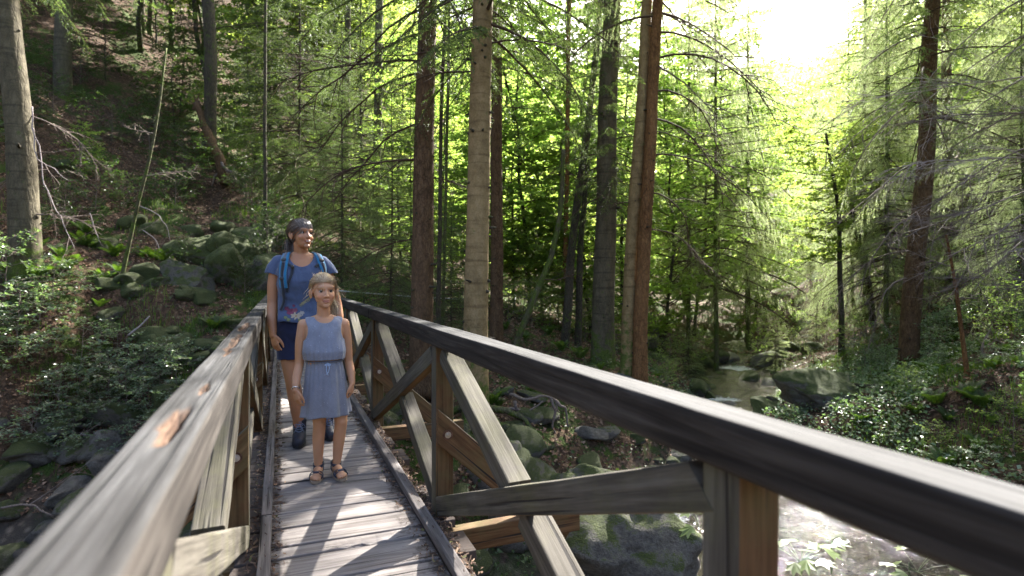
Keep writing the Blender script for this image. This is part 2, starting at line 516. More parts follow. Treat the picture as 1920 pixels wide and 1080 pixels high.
def beam(name, p0, p1, w, h, mats, parent, up=(0, 0, 1), seed=0, wob=0.0015, bev=0.006, nseg=14, face_mat=None, ends=(0, 0), notch=None):
    """a squared timber from p0 to p1 as an object whose local X runs along the grain.
    w across, h along 'up'; face_mat(normal_world)->slot"""
    p0, p1 = Vector(p0), Vector(p1)
    L = (p1 - p0).length
    x = (p1 - p0).normalized(); z = Vector(up); z = (z - x * z.dot(x)).normalized(); y = z.cross(x)
    M = Matrix((x, y, z)).transposed().to_4x4(); M.translation = p0
    # profile with bevelled corners, 12 points
    a, b = w / 2, h / 2
    pr = []
    for sx, sy in ((1, 1), (-1, 1), (-1, -1), (1, -1)):
        c = [(sx * a, sy * (b - bev)), (sx * (a - bev * .3), sy * (b - bev * .3)), (sx * (a - bev), sy * b)]
        if sx * sy < 0: c = c[::-1]
        pr += c
    pr = np.array(pr); m = len(pr)
    xs = np.linspace(0, L, nseg + 1)
    V = np.zeros((nseg + 1, m, 3)); V[:, :, 0] = xs[:, None]; V[:, :, 1:] = pr[None]
    if ends != (0, 0):      # sloping end cuts: shift of the end per unit local z
        for e, k in ((0, ends[0]), (nseg, ends[1])):
            V[e, :, 0] += k * V[e, :, 2]
    Vf = V.reshape(-1, 3)
    q = Vf + np.array([0, 0, seed * 3.7])
    Vf[:, 1] += fbm(q * np.array([3, 9, 9]), 3, seed) * wob; Vf[:, 2] += fbm(q * np.array([3, 9, 9]), 3, seed + 50) * wob
    if notch is not None: Vf = notch(Vf)
    i = np.arange(nseg)[:, None] * m; j = np.arange(m)[None]; j2 = (j + 1) % m
    F = np.stack([i + j, i + j2, i + m + j2, i + m + j], -1).reshape(-1, 4)
    c0, c1 = len(Vf), len(Vf) + 1
    Vf = np.vstack([Vf, Vf[:m].mean(0), Vf[-m:].mean(0)])
    jj = np.arange(m); jn = (jj + 1) % m
    F3 = np.vstack([np.stack([jn, jj, np.full(m, c0)], 1), np.stack([nseg * m + jj, nseg * m + jn, np.full(m, c1)], 1)])
    fm = np.zeros(len(F) + len(F3), int)
    if face_mat is not None:
        def nrm(F_):
            return np.cross(Vf[F_[:, 1]] - Vf[F_[:, 0]], Vf[F_[:, 2]] - Vf[F_[:, 0]])
        N = np.vstack([nrm(F), nrm(F3)]); N /= np.linalg.norm(N, axis=1)[:, None] + 1e-12
        R3 = np.array(M.to_3x3())
        fm = face_mat(N @ R3.T)
    me = mesh_np(name, Vf, [F, F3], mats, False, fm)
    o = link(name, me, parent)
    o.matrix_basis = M
    return o

bridge = empty('wooden_footbridge', (0.305, 4.9, 0))
tag(bridge, 'weathered timber footbridge with cross braced railings leading over the stream', 'bridge')
BO = bridge.location.copy()
def bl(p): return (p[0] - BO.x, p[1] - BO.y, p[2] - BO.z)
BY0, BY1 = -1.4, 11.4
# deck boards: the ones in view are measured, the others irregular
# edges measured at the left kerb (X -0.04); boards are skewed by about 1.5 degrees
edges = [2.10, 2.415, 2.66, 2.77, 2.98, 3.16, 3.31, 3.63, 3.82, 3.92]
e = 3.92
rr = random.Random(11)
while e < BY1: e += rr.choice([.105, .12, .15, .17, .2, .22, .13]); edges.append(e)
e = 2.10; low = []
while e > BY0: e -= rr.choice([.12, .16, .2, .24]); low.append(e)
edges = low[::-1] + edges
deck_slots = []
for k in range(len(edges) - 1):
    y0, y1 = edges[k], edges[k + 1]
    gap = rr.choice([.006, .008, .012, .016])
    if abs(y0 - 2.77) < .01 or abs(y0 - 2.415) < .01 or abs(y0 - 3.63) < .01: gap = .022
    yc = (y0 + y1) / 2; w = y1 - y0 - gap
    xa = -0.20 + rr.uniform(-.02, .02); xb = 0.78 + rr.uniform(-.04, .05)
    sk = -0.026 + rr.uniform(-.006, .006)
    h = 0.045; zt = rr.uniform(-.005, 0.0)
    nz = None
    if abs(y0 - 2.66) < .01:            # the board with the rotted front edge
        def nz(V):
            m = (V[:, 1] < 0) & (V[:, 2] > -0.012)
            k_ = np.exp(-((V[:, 0] - 0.56) / 0.17) ** 2)
            V = V.copy(); V[m, 1] += (k_ * 0.022 * (0.8 + 0.8 * vnoise(V * 60, 3)))[m]; V[m, 2] -= (k_ * 0.006 * (1 + vnoise(V * 90, 8)))[m]
            return V
    beam('plank', bl((xa, yc + sk * (xa + .04), zt - h / 2)), bl((xb, yc + sk * (xb + .04), zt - h / 2)), w, h, [M_deck], bridge, seed=k, wob=0.003, bev=0.006, nseg=26 if 1.9 < yc < 4.2 else 12, notch=nz)
# kerb boards in two lengths a side
for X0, X1 in ((-0.088, -0.037), (0.648, 0.702)):
    for a, b in ((BY0, 3.05 if X0 < 0 else 3.95), (3.06 if X0 < 0 else 3.96, 7.6), (7.61, BY1 + .1)):
        xm = (X0 + X1) / 2
        kb = beam('kerb_board', bl((xm, a, 0.024)), bl((xm, b, 0.024)), X1 - X0, 0.048, [M_rail], bridge, seed=int(a * 7) + 3, nseg=40, wob=0.003)
        if a < 3.5:                       # bent staples in the top
            mb = MB()
            for q in np.arange(a + .15, min(b, 5.2), .11):
                x_ = rr.uniform(-.012, .012); an = rr.uniform(-.5, .5); s_ = .010
                P = [(q - a + s_ * math.cos(an) * u, x_ + s_ * math.sin(an) * u, 0.0235 + (0.0045 if abs(u) < .9 else 0)) for u in (-1, -.8, .8, 1)]
                add_tube(mb, P, 0.0013, 4, caps=False)
            tag(link('staple', mb.mesh('staple', [M_iron]), kb), kind='stuff')
# long stringers and cross beams below
for x in (0.02, 0.60):
    beam('stringer', bl((x, BY0 - .4, -.17)), bl((x, BY1 + .5, -.17)), .20, .24, [M_beam], bridge, seed=5, nseg=30)
PY = [-1.35, 0.75, 2.81, 4.94, 7.05, 9.15, 11.2]
PW = 0.095
RT, RH = 0.975, 0.094                     # top and height of the handrails
def fm_post(sgn):
    def f(N):
        s = np.zeros(len(N), int)
        s[(N[:, 1] < -0.6)] = 1
        s[(N[:, 2] < -0.5)] = 1
        s[(N[:, 1] > 0.6)] = 1
        return s
    return f
def bolt(parent, p, n, r=.026):
    """round washer and nut; p and n in the parent's local space"""
    mb = MB(); n = Vector(n).normalized(); p = Vector(p)
    for a, b, rr_, sg, m in ((0, .004, r, 20, 0), (.004, .006, r * .62, 20, 1), (.006, .013, r * .36, 6, 1), (.013, .017, r * .17, 10, 1)):
        add_tube(mb, [p + n * a, p + n * b], rr_, sg, m)
    return link('bolt', mb.mesh('bolt', [M_beam if False else M_iron, M_zinc], False), parent)
for sgn in (1, -1):
    xin = 0.74 if sgn > 0 else -0.130     # inner face of the posts
    xc = xin + sgn * PW / 2
    for k, y in enumerate(PY):
        yc = y + PW / 2
        p = beam('post', bl((xc, yc, -0.42)), bl((xc, yc, RT - RH - .002)), PW, PW, [M_post, M_brown], bridge, up=(0, 1, 0), seed=k + 20 * (sgn > 0), face_mat=fm_post(sgn))
        cb = beam('cross_beam', bl((xin - sgn * .30, yc - .085, -.115)), bl((xin + sgn * .80, yc - .085, -.115)), .075, .12, [M_beam, M_brown], bridge, seed=k, face_mat=fm_post(sgn)) 
        if 0 < k:
            # outrigger strut bolted to the post's near face, running out and down to the cross beam
            a_, b_ = Vector((xin + sgn * .002, yc - PW / 2 - .0255, .475)), Vector((xin + sgn * .74, yc - PW / 2 - .0255, -.20))
            st = beam('outrigger_strut', bl(a_), bl(b_), .045, .135, [M_brown, M_post], bridge, up=(0, 0, 1), seed=k + 7, ends=(-0.91, 0.0), face_mat=lambda N: (N[:, 2] > 0.5).astype(int))
            bolt(st, (0.035 + .03, -.0225 if sgn > 0 else 0.0225, 0), (0, -1 if sgn > 0 else 1, 0))
    for k in range(1, len(PY) - 1):
        y0, y1 = PY[k] + PW, PY[k + 1]
        zt = RT - RH
        # brace B: far post's foot up to the near post's head, inner side, continuous
        xb = xin + sgn * .028
        xa = xin + sgn * .066
        ang = math.atan2(zt, y1 - y0)
        beam('brace', bl((xb, y0 + .002, zt - .055)), bl((xb, y1 - .002, 0.055)), .056, .096, [M_post, M_brown], bridge, seed=k * 3 + 1, face_mat=lambda N: (N[:, 2] < -0.5).astype(int), ends=(-math.tan(ang) * -1, math.tan(ang) * 1), nseg=16)
        # brace A: far post's head down to the near post's foot, cut in two where it meets B
        P0, P1 = Vector((xa, y1 - .002, zt - .05)), Vector((xa, y0 + .002, 0.02))
        dv = (P1 - P0); half = .058 / dv.length
        for a, b in ((0, .5 - half * 1.06), (.5 + half * 1.06, 1)):
            beam('brace', bl(P0 + dv * a), bl(P0 + dv * b), .090, .090, [M_post, M_brown], bridge, seed=k * 3 + 2 + int(a * 2), face_mat=lambda N: (N[:, 2] < -0.5).astype(int), ends=(math.tan(ang) if a == 0 else 0, math.tan(ang) if b == 1 else 0), nseg=10)
# handrails: pieces meeting over the posts
def rail_notch_left(V):
    """rot pits gouged into the near left rail; V local: x along, y across, z up"""
    V = V.copy()
    top = V[:, 2] > 0.02
    for (x0, y0, sx, sy, dep) in ((3.05, .0, .16, .018, .028), (3.7, .01, .14, .02, .024), (4.3, .0, .25, .016, .018)):
        k = np.exp(-((V[:, 0] - x0) / sx) ** 2 * 1.3 - ((V[:, 1] - y0) / sy) ** 2)
        V[top, 2] -= (k * dep * (0.75 + 0.6 * vnoise(V * 45, 2)))[top]
    return V
def rail_piece(X, y0, y1, seed, rot=()):
    """dense top surface so that rot pits, checks and rounded edges are real relief"""
    w, h = .100, RH
    L = y1 - y0
    nx = max(30, int(L / .035)) if y0 < 4.9 else 40
    prof = []
    nt_ = 22
    for k in range(nt_): prof.append((w / 2 - w * k / (nt_ - 1), h / 2))
    for k in range(1, 9): prof.append((-w / 2, h / 2 - h * k / 8))
    for k in range(1, 8): prof.append((-w / 2 + w * k / 8, -h / 2))
    for k in range(0, 8): prof.append((w / 2, -h / 2 + h * k / 8))
    pr = np.array(prof)
    # round the corners
    r = .009
    q = np.abs(pr) - np.array([w / 2 - r, h / 2 - r])
    both = (q > 0).all(1)
    s = np.sign(pr); qq = np.clip(q, 0, None); ln = np.linalg.norm(qq, axis=1) + 1e-9
    pr[both] = (s * (np.array([w / 2 - r, h / 2 - r]) + qq / ln[:, None] * r))[both]
    m = len(pr)
    xs = np.linspace(0, L, nx + 1)
    V = np.zeros((nx + 1, m, 3)); V[:, :, 0] = xs[:, None]; V[:, :, 1:] = pr[None]
    V = V.reshape(-1, 3)
    Q = V + seed * 5.1
    top = V[:, 2] > h / 2 - .012
    V[:, 1] += fbm(Q * np.array([1.2, 6, 6]), 3, seed) * .0022
    V[:, 2] += fbm(Q * np.array([1.2, 6, 6]), 3, seed + 9) * .0022 + np.where(top, fbm(Q * np.array([3, 60, 10]), 2, seed + 2) * .0012, 0)
    msk = np.zeros(len(V))
    for (x0, yy, sx, sy, dep) in rot:
        d2 = ((V[:, 0] - x0) / sx) ** 2 + ((V[:, 1] - yy - .008 * vnoise(Q * np.array([14, 0, 0]), 4)) / sy) ** 2
        k = np.clip(1.3 - d2 + 0.9 * fbm(Q * np.array([9, 60, 10]), 3, 7), 0, 1)
        k = np.where(top, k, 0)
        V[:, 2] -= k * dep * (0.8 + 0.5 * vnoise(V * 70, 2))
        msk = np.maximum(msk, k)
    i = np.arange(nx)[:, None] * m; j = np.arange(m)[None]; jn = (j + 1) % m
    F = np.stack([i + j, i + jn, i + m + jn, i + m + j], -1).reshape(-1, 4)
    c0 = len(V)
    V = np.vstack([V, V[:m].mean(0), V[-m:].mean(0)])
    a = np.arange(m); an = (a + 1) % m
    F3 = np.vstack([np.stack([an, a, np.full(m, c0)], 1), np.stack([nx * m + a, nx * m + an, np.full(m, c0 + 1)], 1)])
    msk = np.append(msk, [0, 0])
    me = mesh_np('handrail', V, [F, F3], M_railrot, True, col=np.stack([msk] * 3, 1))
    for p in me.polygons[-2 * m:]: p.use_smooth = False
    o = link('handrail', me, bridge)
    Mx = Matrix(((0, -1, 0), (1, 0, 0), (0, 0, 1))).to_4x4(); Mx.translation = bl((X, y0, RT - RH / 2))
    o.matrix_basis = Mx
    return o
M_railrot = wood_mat('handrail_timber', (0.011, 0.009, 0.008), (0.037, 0.031, 0.027), (0.082, 0.072, 0.064), rough=0.85, spec=0.15, bump=1.0)
def addrot(mat):
    N = NT.__new__(NT); N.m = mat; N.t = mat.node_tree; N.b = N.t.nodes['Principled BSDF']; N.out = N.t.nodes['Material Output']
    src = N.b.inputs['Base Color'].links[0].from_socket
    at = N.n('Attribute', attribute_name='Col')
    up = N.upness()
    gn = N.noise(N.coord('Object', (2.5, 90, 90), rnd=True), 1.0, 4, .6)
    topn = N.noise(N.coord('Object', (1.6, 9, 9), rnd=True), 1.5, 5, .65)
    gn = N.math('ADD', N.math('MULTIPLY', gn, .55), N.math('MULTIPLY', topn, .45))
    topc = N.ramp(gn, [(0.38, (0.014, 0.0135, 0.0135)), (0.52, (0.036, 0.0355, 0.036)), (0.66, (0.078, 0.077, 0.078))])
    src = N.mix(N.ramp(up, [(0.45, 0.0), (0.95, 0.85)]), src, topc)
    n = N.noise(N.coord('Object', (6, 60, 30)), 1.2, 5, 0.7)
    rc = N.ramp(n, [(0.40, (0.02, 0.010, 0.006)), (0.54, (0.062, 0.034, 0.021)), (0.72, (0.12, 0.082, 0.056))])
    N.l(N.mix(N.ramp(at.outputs['Fac'], [(0.05, 0.0), (0.4, 1.0)]), src, rc), N.b.inputs['Base Color'])
addrot(M_railrot)
XR, XL = 0.770, -0.168
rail_piece(XR, BY0 - .1, 4.985, 1)
rail_piece(XR, 4.99, 9.195, 2)
rail_piece(XR, 9.20, BY1, 3)
rail_piece(XL, BY0 - .1, 4.985, 4, rot=[(2.62, 0.0, .14, .016, .022), (2.93, -0.01, .06, .01, .012), (4.0, .002, .40, .013, .012), (4.75, 0.0, .3, .02, .016), (1.9, .02, .05, .012, .01)])
rail_piece(XL, 4.99, 9.195, 5)
rail_piece(XL, 9.20, BY1, 6)
# loose needles, soil and moss along the kerbs
def debris():
    mb = MB(); n = 5200
    side = rng.random(n)
    y = rng.uniform(1.6, 9, n) ** 1.0
    x = np.where(side < .5, rng.normal(.735, .022, n), np.where(side < .72, rng.normal(-.115, .018, n), np.where(side < .86, .645 - np.abs(rng.normal(0, .03, n)), -.034 + np.abs(rng.normal(0, .025, n)))))
    on = (x > -.2) & (x < .80) & ~((x > .648) & (x < .702)) & ~((x > -.088) & (x < -.037))
    x, y = x[on], y[on]; n = len(x)
    z = 0.002 + rng.random(n) * .012 * ((x > .7) | (x < -.09)) 
    L = rng.uniform(.004, .014, n); a = rng.uniform(0, math.pi, n); w = rng.uniform(.0008, .0035, n)
    c, s = np.cos(a), np.sin(a)
    P = np.stack([x, y, z], 1)
    u = np.stack([c * L, s * L, rng.normal(0, .003, n)], 1); v_ = np.stack([-s * w, c * w, rng.normal(0, .002, n)], 1)
    V = np.stack([P - u - v_, P + u - v_, P + u + v_, P - u + v_], 1).reshape(-1, 3)
    return V, np.arange(4 * n).reshape(-1, 4)
t = NT('needle_debris'); g = t.n('NewGeometry')
t.col(t.ramp(g.outputs['Random Per Island'], [(0, (0.05, 0.03, 0.02)), (.5, (0.16, 0.09, 0.055)), (.9, (0.3, 0.2, 0.13)), (1, (.09, .12, .02))])); t.set(Roughness=.9)
V_, F_ = debris()
deb = link('needle_litter', mesh_np('needle_litter', V_, F_, t.m, False)); tag(deb, kind='stuff')
# ------------------------------------------------------------------ plant materials
def bark_mat(name, c0, c1, c2, scale=(14, 14, 5), moss=0.0, ring=0.0, bump=0.9, mossz=0.0, fine=46, crack=.65):
    t = NT(name)
    v = t.coord('Object', scale)
    vo = t.n('TexVoronoi', feature='DISTANCE_TO_EDGE'); vo.inputs['Scale'].default_value = 1.6
    dn = t.n('TexNoise'); dn.inputs['Scale'].default_value = 1.5; dn.inputs['Detail'].default_value = 4; t.l(v, dn.inputs['Vector'])
    vv = t.n('VectorMath', operation='MULTIPLY_ADD'); t.l(dn.outputs['Color'], vv.inputs[0]); vv.inputs[1].default_value = (.9, .9, .9); t.l(v, vv.inputs[2])
    t.l(vv.outputs[0], vo.inputs['Vector'])
    n = t.noise(v, 1.2, 6, 0.65)
    w = t.coord('Object', (1, 1, 1))
    f = t.noise(w, fine, 4, 0.65)
    big = t.noise(t.coord('Object', (1, 1, .45), rnd=True), 1.6, 5, 0.6)
    c = t.ramp(t.math('ADD', t.math('MULTIPLY', n, 0.6), t.math('MULTIPLY', f, 0.4)), [(0.34, c0), (0.5, c1), (0.66, c2)])
    c = t.mix(t.ramp(vo.outputs['Distance'], [(0.0, crack), (0.12, 0.0)]), c, tuple(x * .4 for x in c0))
    c = t.mix(t.ramp(big, [(0.35, 0.0), (0.75, 0.55)]), c, t.mix(0.6, c, tuple(x * 1.3 for x in c2)))
    if ring:
        wv = t.n('TexNoise'); wv.inputs['Scale'].default_value = 1; wv.inputs['Detail'].default_value = 3; t.l(t.coord('Object', (1.0, 1.0, 16)), wv.inputs['Vector'])
        c = t.mix(t.ramp(wv.outputs['Fac'], [(0.56, 0.0), (0.66, ring)]), c, c0)
    if moss or mossz:
        mn = t.noise(w, 6, 6, 0.65)
        g = t.n('NewGeometry'); tx = t.n('TexCoord'); s = t.n('SeparateXYZ'); t.l(tx.outputs['Object'], s.inputs[0])
        mr = t.n('MapRange'); mr.inputs['From Min'].default_value = mossz; mr.inputs['From Max'].default_value = 0.0
        mr.inputs['To Min'].default_value = 0.0; mr.inputs['To Max'].default_value = 0.28
        t.l(s.outputs[2], mr.inputs[0])
        k = t.math('ADD', mn, mr.outputs[0]) if mossz else mn
        mc = t.ramp(f, [(0.3, (0.03, 0.05, 0.008)), (0.7, (0.11, 0.15, 0.025))])
        c = t.mix(t.ramp(k, [(0.62 - moss * .3, 0.0), (0.72 - moss * .3, 0.9)]), c, mc)
    t.col(c); t.set(Roughness=0.9); t.b.inputs['Specular IOR Level'].default_value = 0.2
    t.bump(t.math('ADD', t.math('MULTIPLY', t.ramp(vo.outputs['Distance'], [(0.0, 0.0), (0.25, 1.0)]), 0.7), t.math('ADD', t.math('MULTIPLY', n, .5), t.math('MULTIPLY', f, 0.5))), bump, 0.012)
    return t.m
M_bark_red = bark_mat('red_spruce_bark', (0.036, 0.021, 0.011), (0.10, 0.058, 0.030), (0.17, 0.108, 0.062))
M_bark_tan = bark_mat('tan_fir_bark', (0.075, 0.048, 0.02), (0.20, 0.138, 0.062), (0.30, 0.215, 0.11), scale=(7, 7, 5), ring=0.5, mossz=1.6, moss=-.1, bump=.35, crack=.12)
M_bark_grey = bark_mat('grey_bark', (0.032, 0.027, 0.017), (0.078, 0.066, 0.042), (0.135, 0.115, 0.075), scale=(8, 8, 3), ring=.5, mossz=1.2, crack=.3, bump=.6)
M_bark_dark = bark_mat('dark_mossy_bark', (0.02, 0.017, 0.012), (0.055, 0.045, 0.032), (0.10, 0.085, 0.06), moss=0.25)
M_bark_moss = bark_mat('moss_covered_bark', (0.03, 0.028, 0.015), (0.08, 0.075, 0.04), (0.14, 0.13, 0.07), moss=0.55)
M_bark_orange = bark_mat('orange_bark', (0.055, 0.025, 0.010), (0.155, 0.074, 0.028), (0.25, 0.133, 0.055))
M_twig = plain('dead_twig', (0.16, 0.125, 0.105), 0.85, 0, .35, 40, spec=.2)
M_twig_pale = plain('pale_dead_twig', (0.30, 0.25, 0.24), 0.85, 0, .35, 40, spec=.2)
M_twig_dark = plain('live_twig', (0.07, 0.045, 0.03), 0.85, 0, .3, 40, spec=.2)
M_leaf = leaf_mat('beech_leaf', (0.066, 0.102, 0.026), (0.125, 0.155, 0.04), 0.66, tc=(3.7, 4.0, 2.8))
M_leaf2 = leaf_mat('maple_leaf', (0.08, 0.112, 0.03), (0.15, 0.168, 0.045), 0.67, tc=(3.7, 3.9, 2.8))
M_leaf_dark = leaf_mat('understory_leaf', (0.035, 0.07, 0.022), (0.075, 0.115, 0.035), 0.35, rough=0.38, tc=(1.8, 2.1, 0.7), spec=.5)
M_leaf_pale = leaf_mat('pale_shrub_leaf', (0.09, 0.13, 0.075), (0.17, 0.21, 0.13), 0.35, rough=0.33, tc=(1.6, 2.0, 0.8), spec=.6)
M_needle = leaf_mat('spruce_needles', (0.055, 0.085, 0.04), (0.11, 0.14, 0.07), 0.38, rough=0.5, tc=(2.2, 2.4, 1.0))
M_needle_lt = leaf_mat('backlit_spruce_needles', (0.13, 0.155, 0.075), (0.22, 0.235, 0.125), 0.58, rough=0.45, tc=(3.2, 3.4, 2.9))  # paler than the other needles: backlight and haze put into the colour
M_fern = leaf_mat('fern', (0.03, 0.062, 0.016), (0.065, 0.105, 0.028), 0.4, tc=(2.2, 2.4, .6))
M_grass = leaf_mat('grass_blades', (0.045, 0.085, 0.015), (0.10, 0.15, 0.03), 0.4, tc=(2.0, 2.2, .6))

# ------------------------------------------------------------------ plant geometry
def leaves(P, D, size, r_, flat=0.45, wid=0.62, fold=0.25, droop=0.0):
    """pointed leaves folded along the midrib, 4 triangles as 2 quads. P positions, D growth directions"""
    n = len(P)
    D = D + r_.normal(0, .55, (n, 3)); D[:, 2] = D[:, 2] * .5 - droop
    D /= np.linalg.norm(D, axis=1)[:, None] + 1e-9
    U = np.tile([0, 0, 1.0], (n, 1)) + r_.normal(0, flat, (n, 3))
    S = np.cross(D, U); S /= np.linalg.norm(S, axis=1)[:, None] + 1e-9
    N = np.cross(S, D)
    L = size * r_.uniform(.65, 1.25, n)[:, None]
    W = L * wid * .5
    a = P; b = P + D * L * .45; c = P + D * L
    s1 = b + S * W + N * L * fold * .5; s2 = b - S * W + N * L * fold * .5
    V = np.stack([a, s1, c, s2, b - N * L * .02], 1).reshape(-1, 3)
    i = np.arange(n)[:, None] * 5
    F = np.concatenate([i + np.array([0, 1, 2, 4]), i + np.array([0, 4, 2, 3])], 0)
    return V, F

def bezier_path(p0, d0, L, n, r_, wander=.15, grav=0.0):
    P = [np.array(p0, float)]; d = np.array(d0, float); d /= np.linalg.norm(d)
    st = L / (n - 1)
    for k in range(n - 1):
        d = d + r_.normal(0, wander, 3) * .5; d[2] -= grav * st
        d /= np.linalg.norm(d)
        P.append(P[-1] + d * st)
    return np.array(P)

def at_path(P, t):
    x = t * (len(P) - 1); i = min(int(x), len(P) - 2); f = x - i
    return P[i] * (1 - f) + P[i + 1] * f, (P[i + 1] - P[i]) / (np.linalg.norm(P[i + 1] - P[i]) + 1e-9)

def broadleaf(seed, H=5.0, base=0.8, spread=1.6, nb=34, sub=7, per=16, leaf=.075, rise=.35, trunk_r=.03, mat_leaf=None, shape='oval', gap=0.0, lean=(0, 0)):
    """returns wood mesh and leaf mesh of a layered broadleaf tree"""
    r_ = np.random.default_rng(seed)
    wb = MB(); P_all = []; D_all = []
    n = 12
    tp = np.zeros((n, 3)); tp[:, 2] = np.linspace(-.15, H, n)
    tp[:, 0] = np.cumsum(r_.normal(0, .035, n)) * H / 4 + lean[0] * np.linspace(0, 1, n) ** 1.2 * H; tp[:, 1] = np.cumsum(r_.normal(0, .035, n)) * H / 4 + lean[1] * np.linspace(0, 1, n) ** 1.2 * H
    tb = MB(); add_tube(tb, tp, np.linspace(trunk_r, trunk_r * .2, n), 8)
    for k in range(nb):
        f = (k + r_.random()) / nb
        h = base / H + (1 - base / H) * f
        p, dd = at_path(tp, min(h, .999))
        a = k * 2.4 + r_.normal(0, .4)
        w = {'oval': math.sin(math.pi * (0.12 + .83 * f)) ** .7, 'cone': 1.05 - f * .9, 'top': .45 + .6 * f if f < .8 else 1.0}[shape]
        L = spread * w * r_.uniform(.65, 1.15)
        d = np.array([math.cos(a), math.sin(a), rise * r_.uniform(.3, 1.6)])
        bp = bezier_path(p, d, L, 7, r_, .22, .16)
        add_tube(wb, bp, np.linspace(trunk_r * .38 * (1 - f * .5), .003, 7), 4, caps=False)
        for q in range(sub):
            tt = .22 + .78 * (q + r_.random() * .8) / sub
            p2, d2 = at_path(bp, min(tt, .999))
            sd = np.array([-d2[1], d2[0], 0]) * (1 if q % 2 else -1)
            dd2 = d2 * .7 + sd * r_.uniform(.5, 1.2) + np.array([0, 0, r_.normal(0, .15)])
            L2 = L * .42 * (1.15 - tt * .6) * r_.uniform(.6, 1.2)
            sp = bezier_path(p2, dd2, L2, 5, r_, .25, .1)
            add_tube(wb, sp, np.linspace(.0045, .0015, 5), 3, caps=False)
            m = max(3, int(per * L2 / .45 * r_.uniform(.7, 1.2)))
            ts = r_.random(m) ** .8
            X = np.array([at_path(sp, min(z_, .999))[0] for z_ in ts])
            T = sp[-1] - sp[0]; T /= np.linalg.norm(T) + 1e-9
            side = np.cross(T, [0, 0, 1]); sg = np.where(r_.random(m) < .5, 1, -1)[:, None]
            DD = T[None] * .7 + side[None] * sg * .9
            P_all.append(X + r_.normal(0, .012, (m, 3))); D_all.append(DD)
    P = np.concatenate(P_all); D = np.concatenate(D_all)
    V, F = leaves(P, D, leaf, r_, droop=.12)
    return tb, wb, V, F

def needles(P0, P1, n_per_m, length, width, r_):
    """thin needle triangles along straight twig pieces P0->P1"""
    L = np.linalg.norm(P1 - P0, axis=1)
    cnt = np.maximum(1, (L * n_per_m).astype(int))
    idx = np.repeat(np.arange(len(P0)), cnt)
    n = len(idx)
    t = r_.random(n)[:, None]
    P = P0[idx] * (1 - t) + P1[idx] * t
    T = (P1 - P0)[idx]; T /= np.linalg.norm(T, axis=1)[:, None] + 1e-9
    X = r_.normal(0, 1, (n, 3)); X[:, 2] = X[:, 2] * .8 + .25
    X -= T * (X * T).sum(1)[:, None]; X /= np.linalg.norm(X, axis=1)[:, None] + 1e-9
    D = T * .65 + X * .75; D /= np.linalg.norm(D, axis=1)[:, None]
    S = np.cross(D, X) ; S /= np.linalg.norm(S, axis=1)[:, None] + 1e-9
    l = length * r_.uniform(.7, 1.2, n)[:, None]
    V = np.stack([P - S * width * .5, P + S * width * .5, P + D * l], 1).reshape(-1, 3)
    return V, np.arange(3 * n).reshape(-1, 3)

def spruce_branch(p0, d0, L, r_, droop=.35, curtain=.35, dens=9.0):
    """twig pieces of one branch; returns main path, list of side twig (p0,p1)"""
    mp_ = bezier_path(p0, d0, L, 8, r_, .10, droop)
    A, B = [], []
    A += list(mp_[2:-1]); B += list(mp_[3:])
    n = max(4, int(L * dens))
    for k in range(n):
        t = .16 + .84 * (k + r_.random() * .7) / n
        p, d = at_path(mp_, min(t, .999))
        side = np.cross(d, [0, 0, 1]); side /= np.linalg.norm(side) + 1e-9
        s = 1 if k % 2 else -1
        l = (.16 + .42 * math.sin(math.pi * min(1, t * .9 + .1)) ** .8) * min(1.0, L * .55) * r_.uniform(.6, 1.2)
        dd = d * .8 + side * s * r_.uniform(.45, .9); dd[2] -= curtain * r_.uniform(.2, 1.6)
        dd /= np.linalg.norm(dd)
        a = p; nn = 3
        for q in range(nn):
            b = a + dd * l / nn
            A.append(a); B.append(b)
            if q < 2 and l > .16:
                for s2 in (1, -1):
                    d3 = dd * .8 + np.cross(dd, [0, 0, 1]) * s2 * .6 + np.array([0, 0, -curtain * r_.uniform(0, .9)])
                    d3 /= np.linalg.norm(d3)
                    A.append(b); B.append(b + d3 * l * .38 * r_.uniform(.6, 1.2))
            a = b; dd = dd + np.array([0, 0, -curtain * .35]); dd /= np.linalg.norm(dd)
    return mp_, A, B

def spruce_crown(seed, H=9.0, z0=0.0, rad=2.2, rb=2.4, nb=70, droop=.25, curtain=.35, dens=8.0, npm=42, nl=.03, nw=.0055, taper=.8, sector=None):
    """crown of drooping needle branches between heights z0 and H; returns wood MB, needle V,F"""
    r_ = np.random.default_rng(seed)
    wb = MB(); A, B = [], []
    for k in range(nb):
        f = (k + r_.random() * .8) / nb
        z = z0 + (H - z0) * f
        a = k * 2.4 + r_.normal(0, .3)
        if sector is not None: a = r_.uniform(*sector)
        L = rad * (1 - f * taper) * r_.uniform(.7, 1.15) + .15
        el = -.15 + .5 * f + r_.normal(0, .12)
        d = np.array([math.cos(a), math.sin(a), el])
        mp_, a_, b_ = spruce_branch((0, 0, z), d, L, r_, droop * (1.2 - f), curtain, dens)
        add_tube(wb, mp_, np.linspace(.006 + .008 * L * (1 - f * .5), .0025, len(mp_)), 4, caps=False)
        A += a_; B += b_
    A = np.array(A); B = np.array(B)
    V, F = needles(A, B, npm, nl, nw, r_)
    # the twigs themselves as thin ribbons
    T = B - A; S = np.cross(T, r_.normal(0, 1, A.shape)); S /= np.linalg.norm(S, axis=1)[:, None] + 1e-9
    S *= .0022
    VT = np.stack([A - S, A + S, B], 1).reshape(-1, 3)
    wb.add(VT, np.arange(len(VT)).reshape(-1, 3))
    return wb, V, F

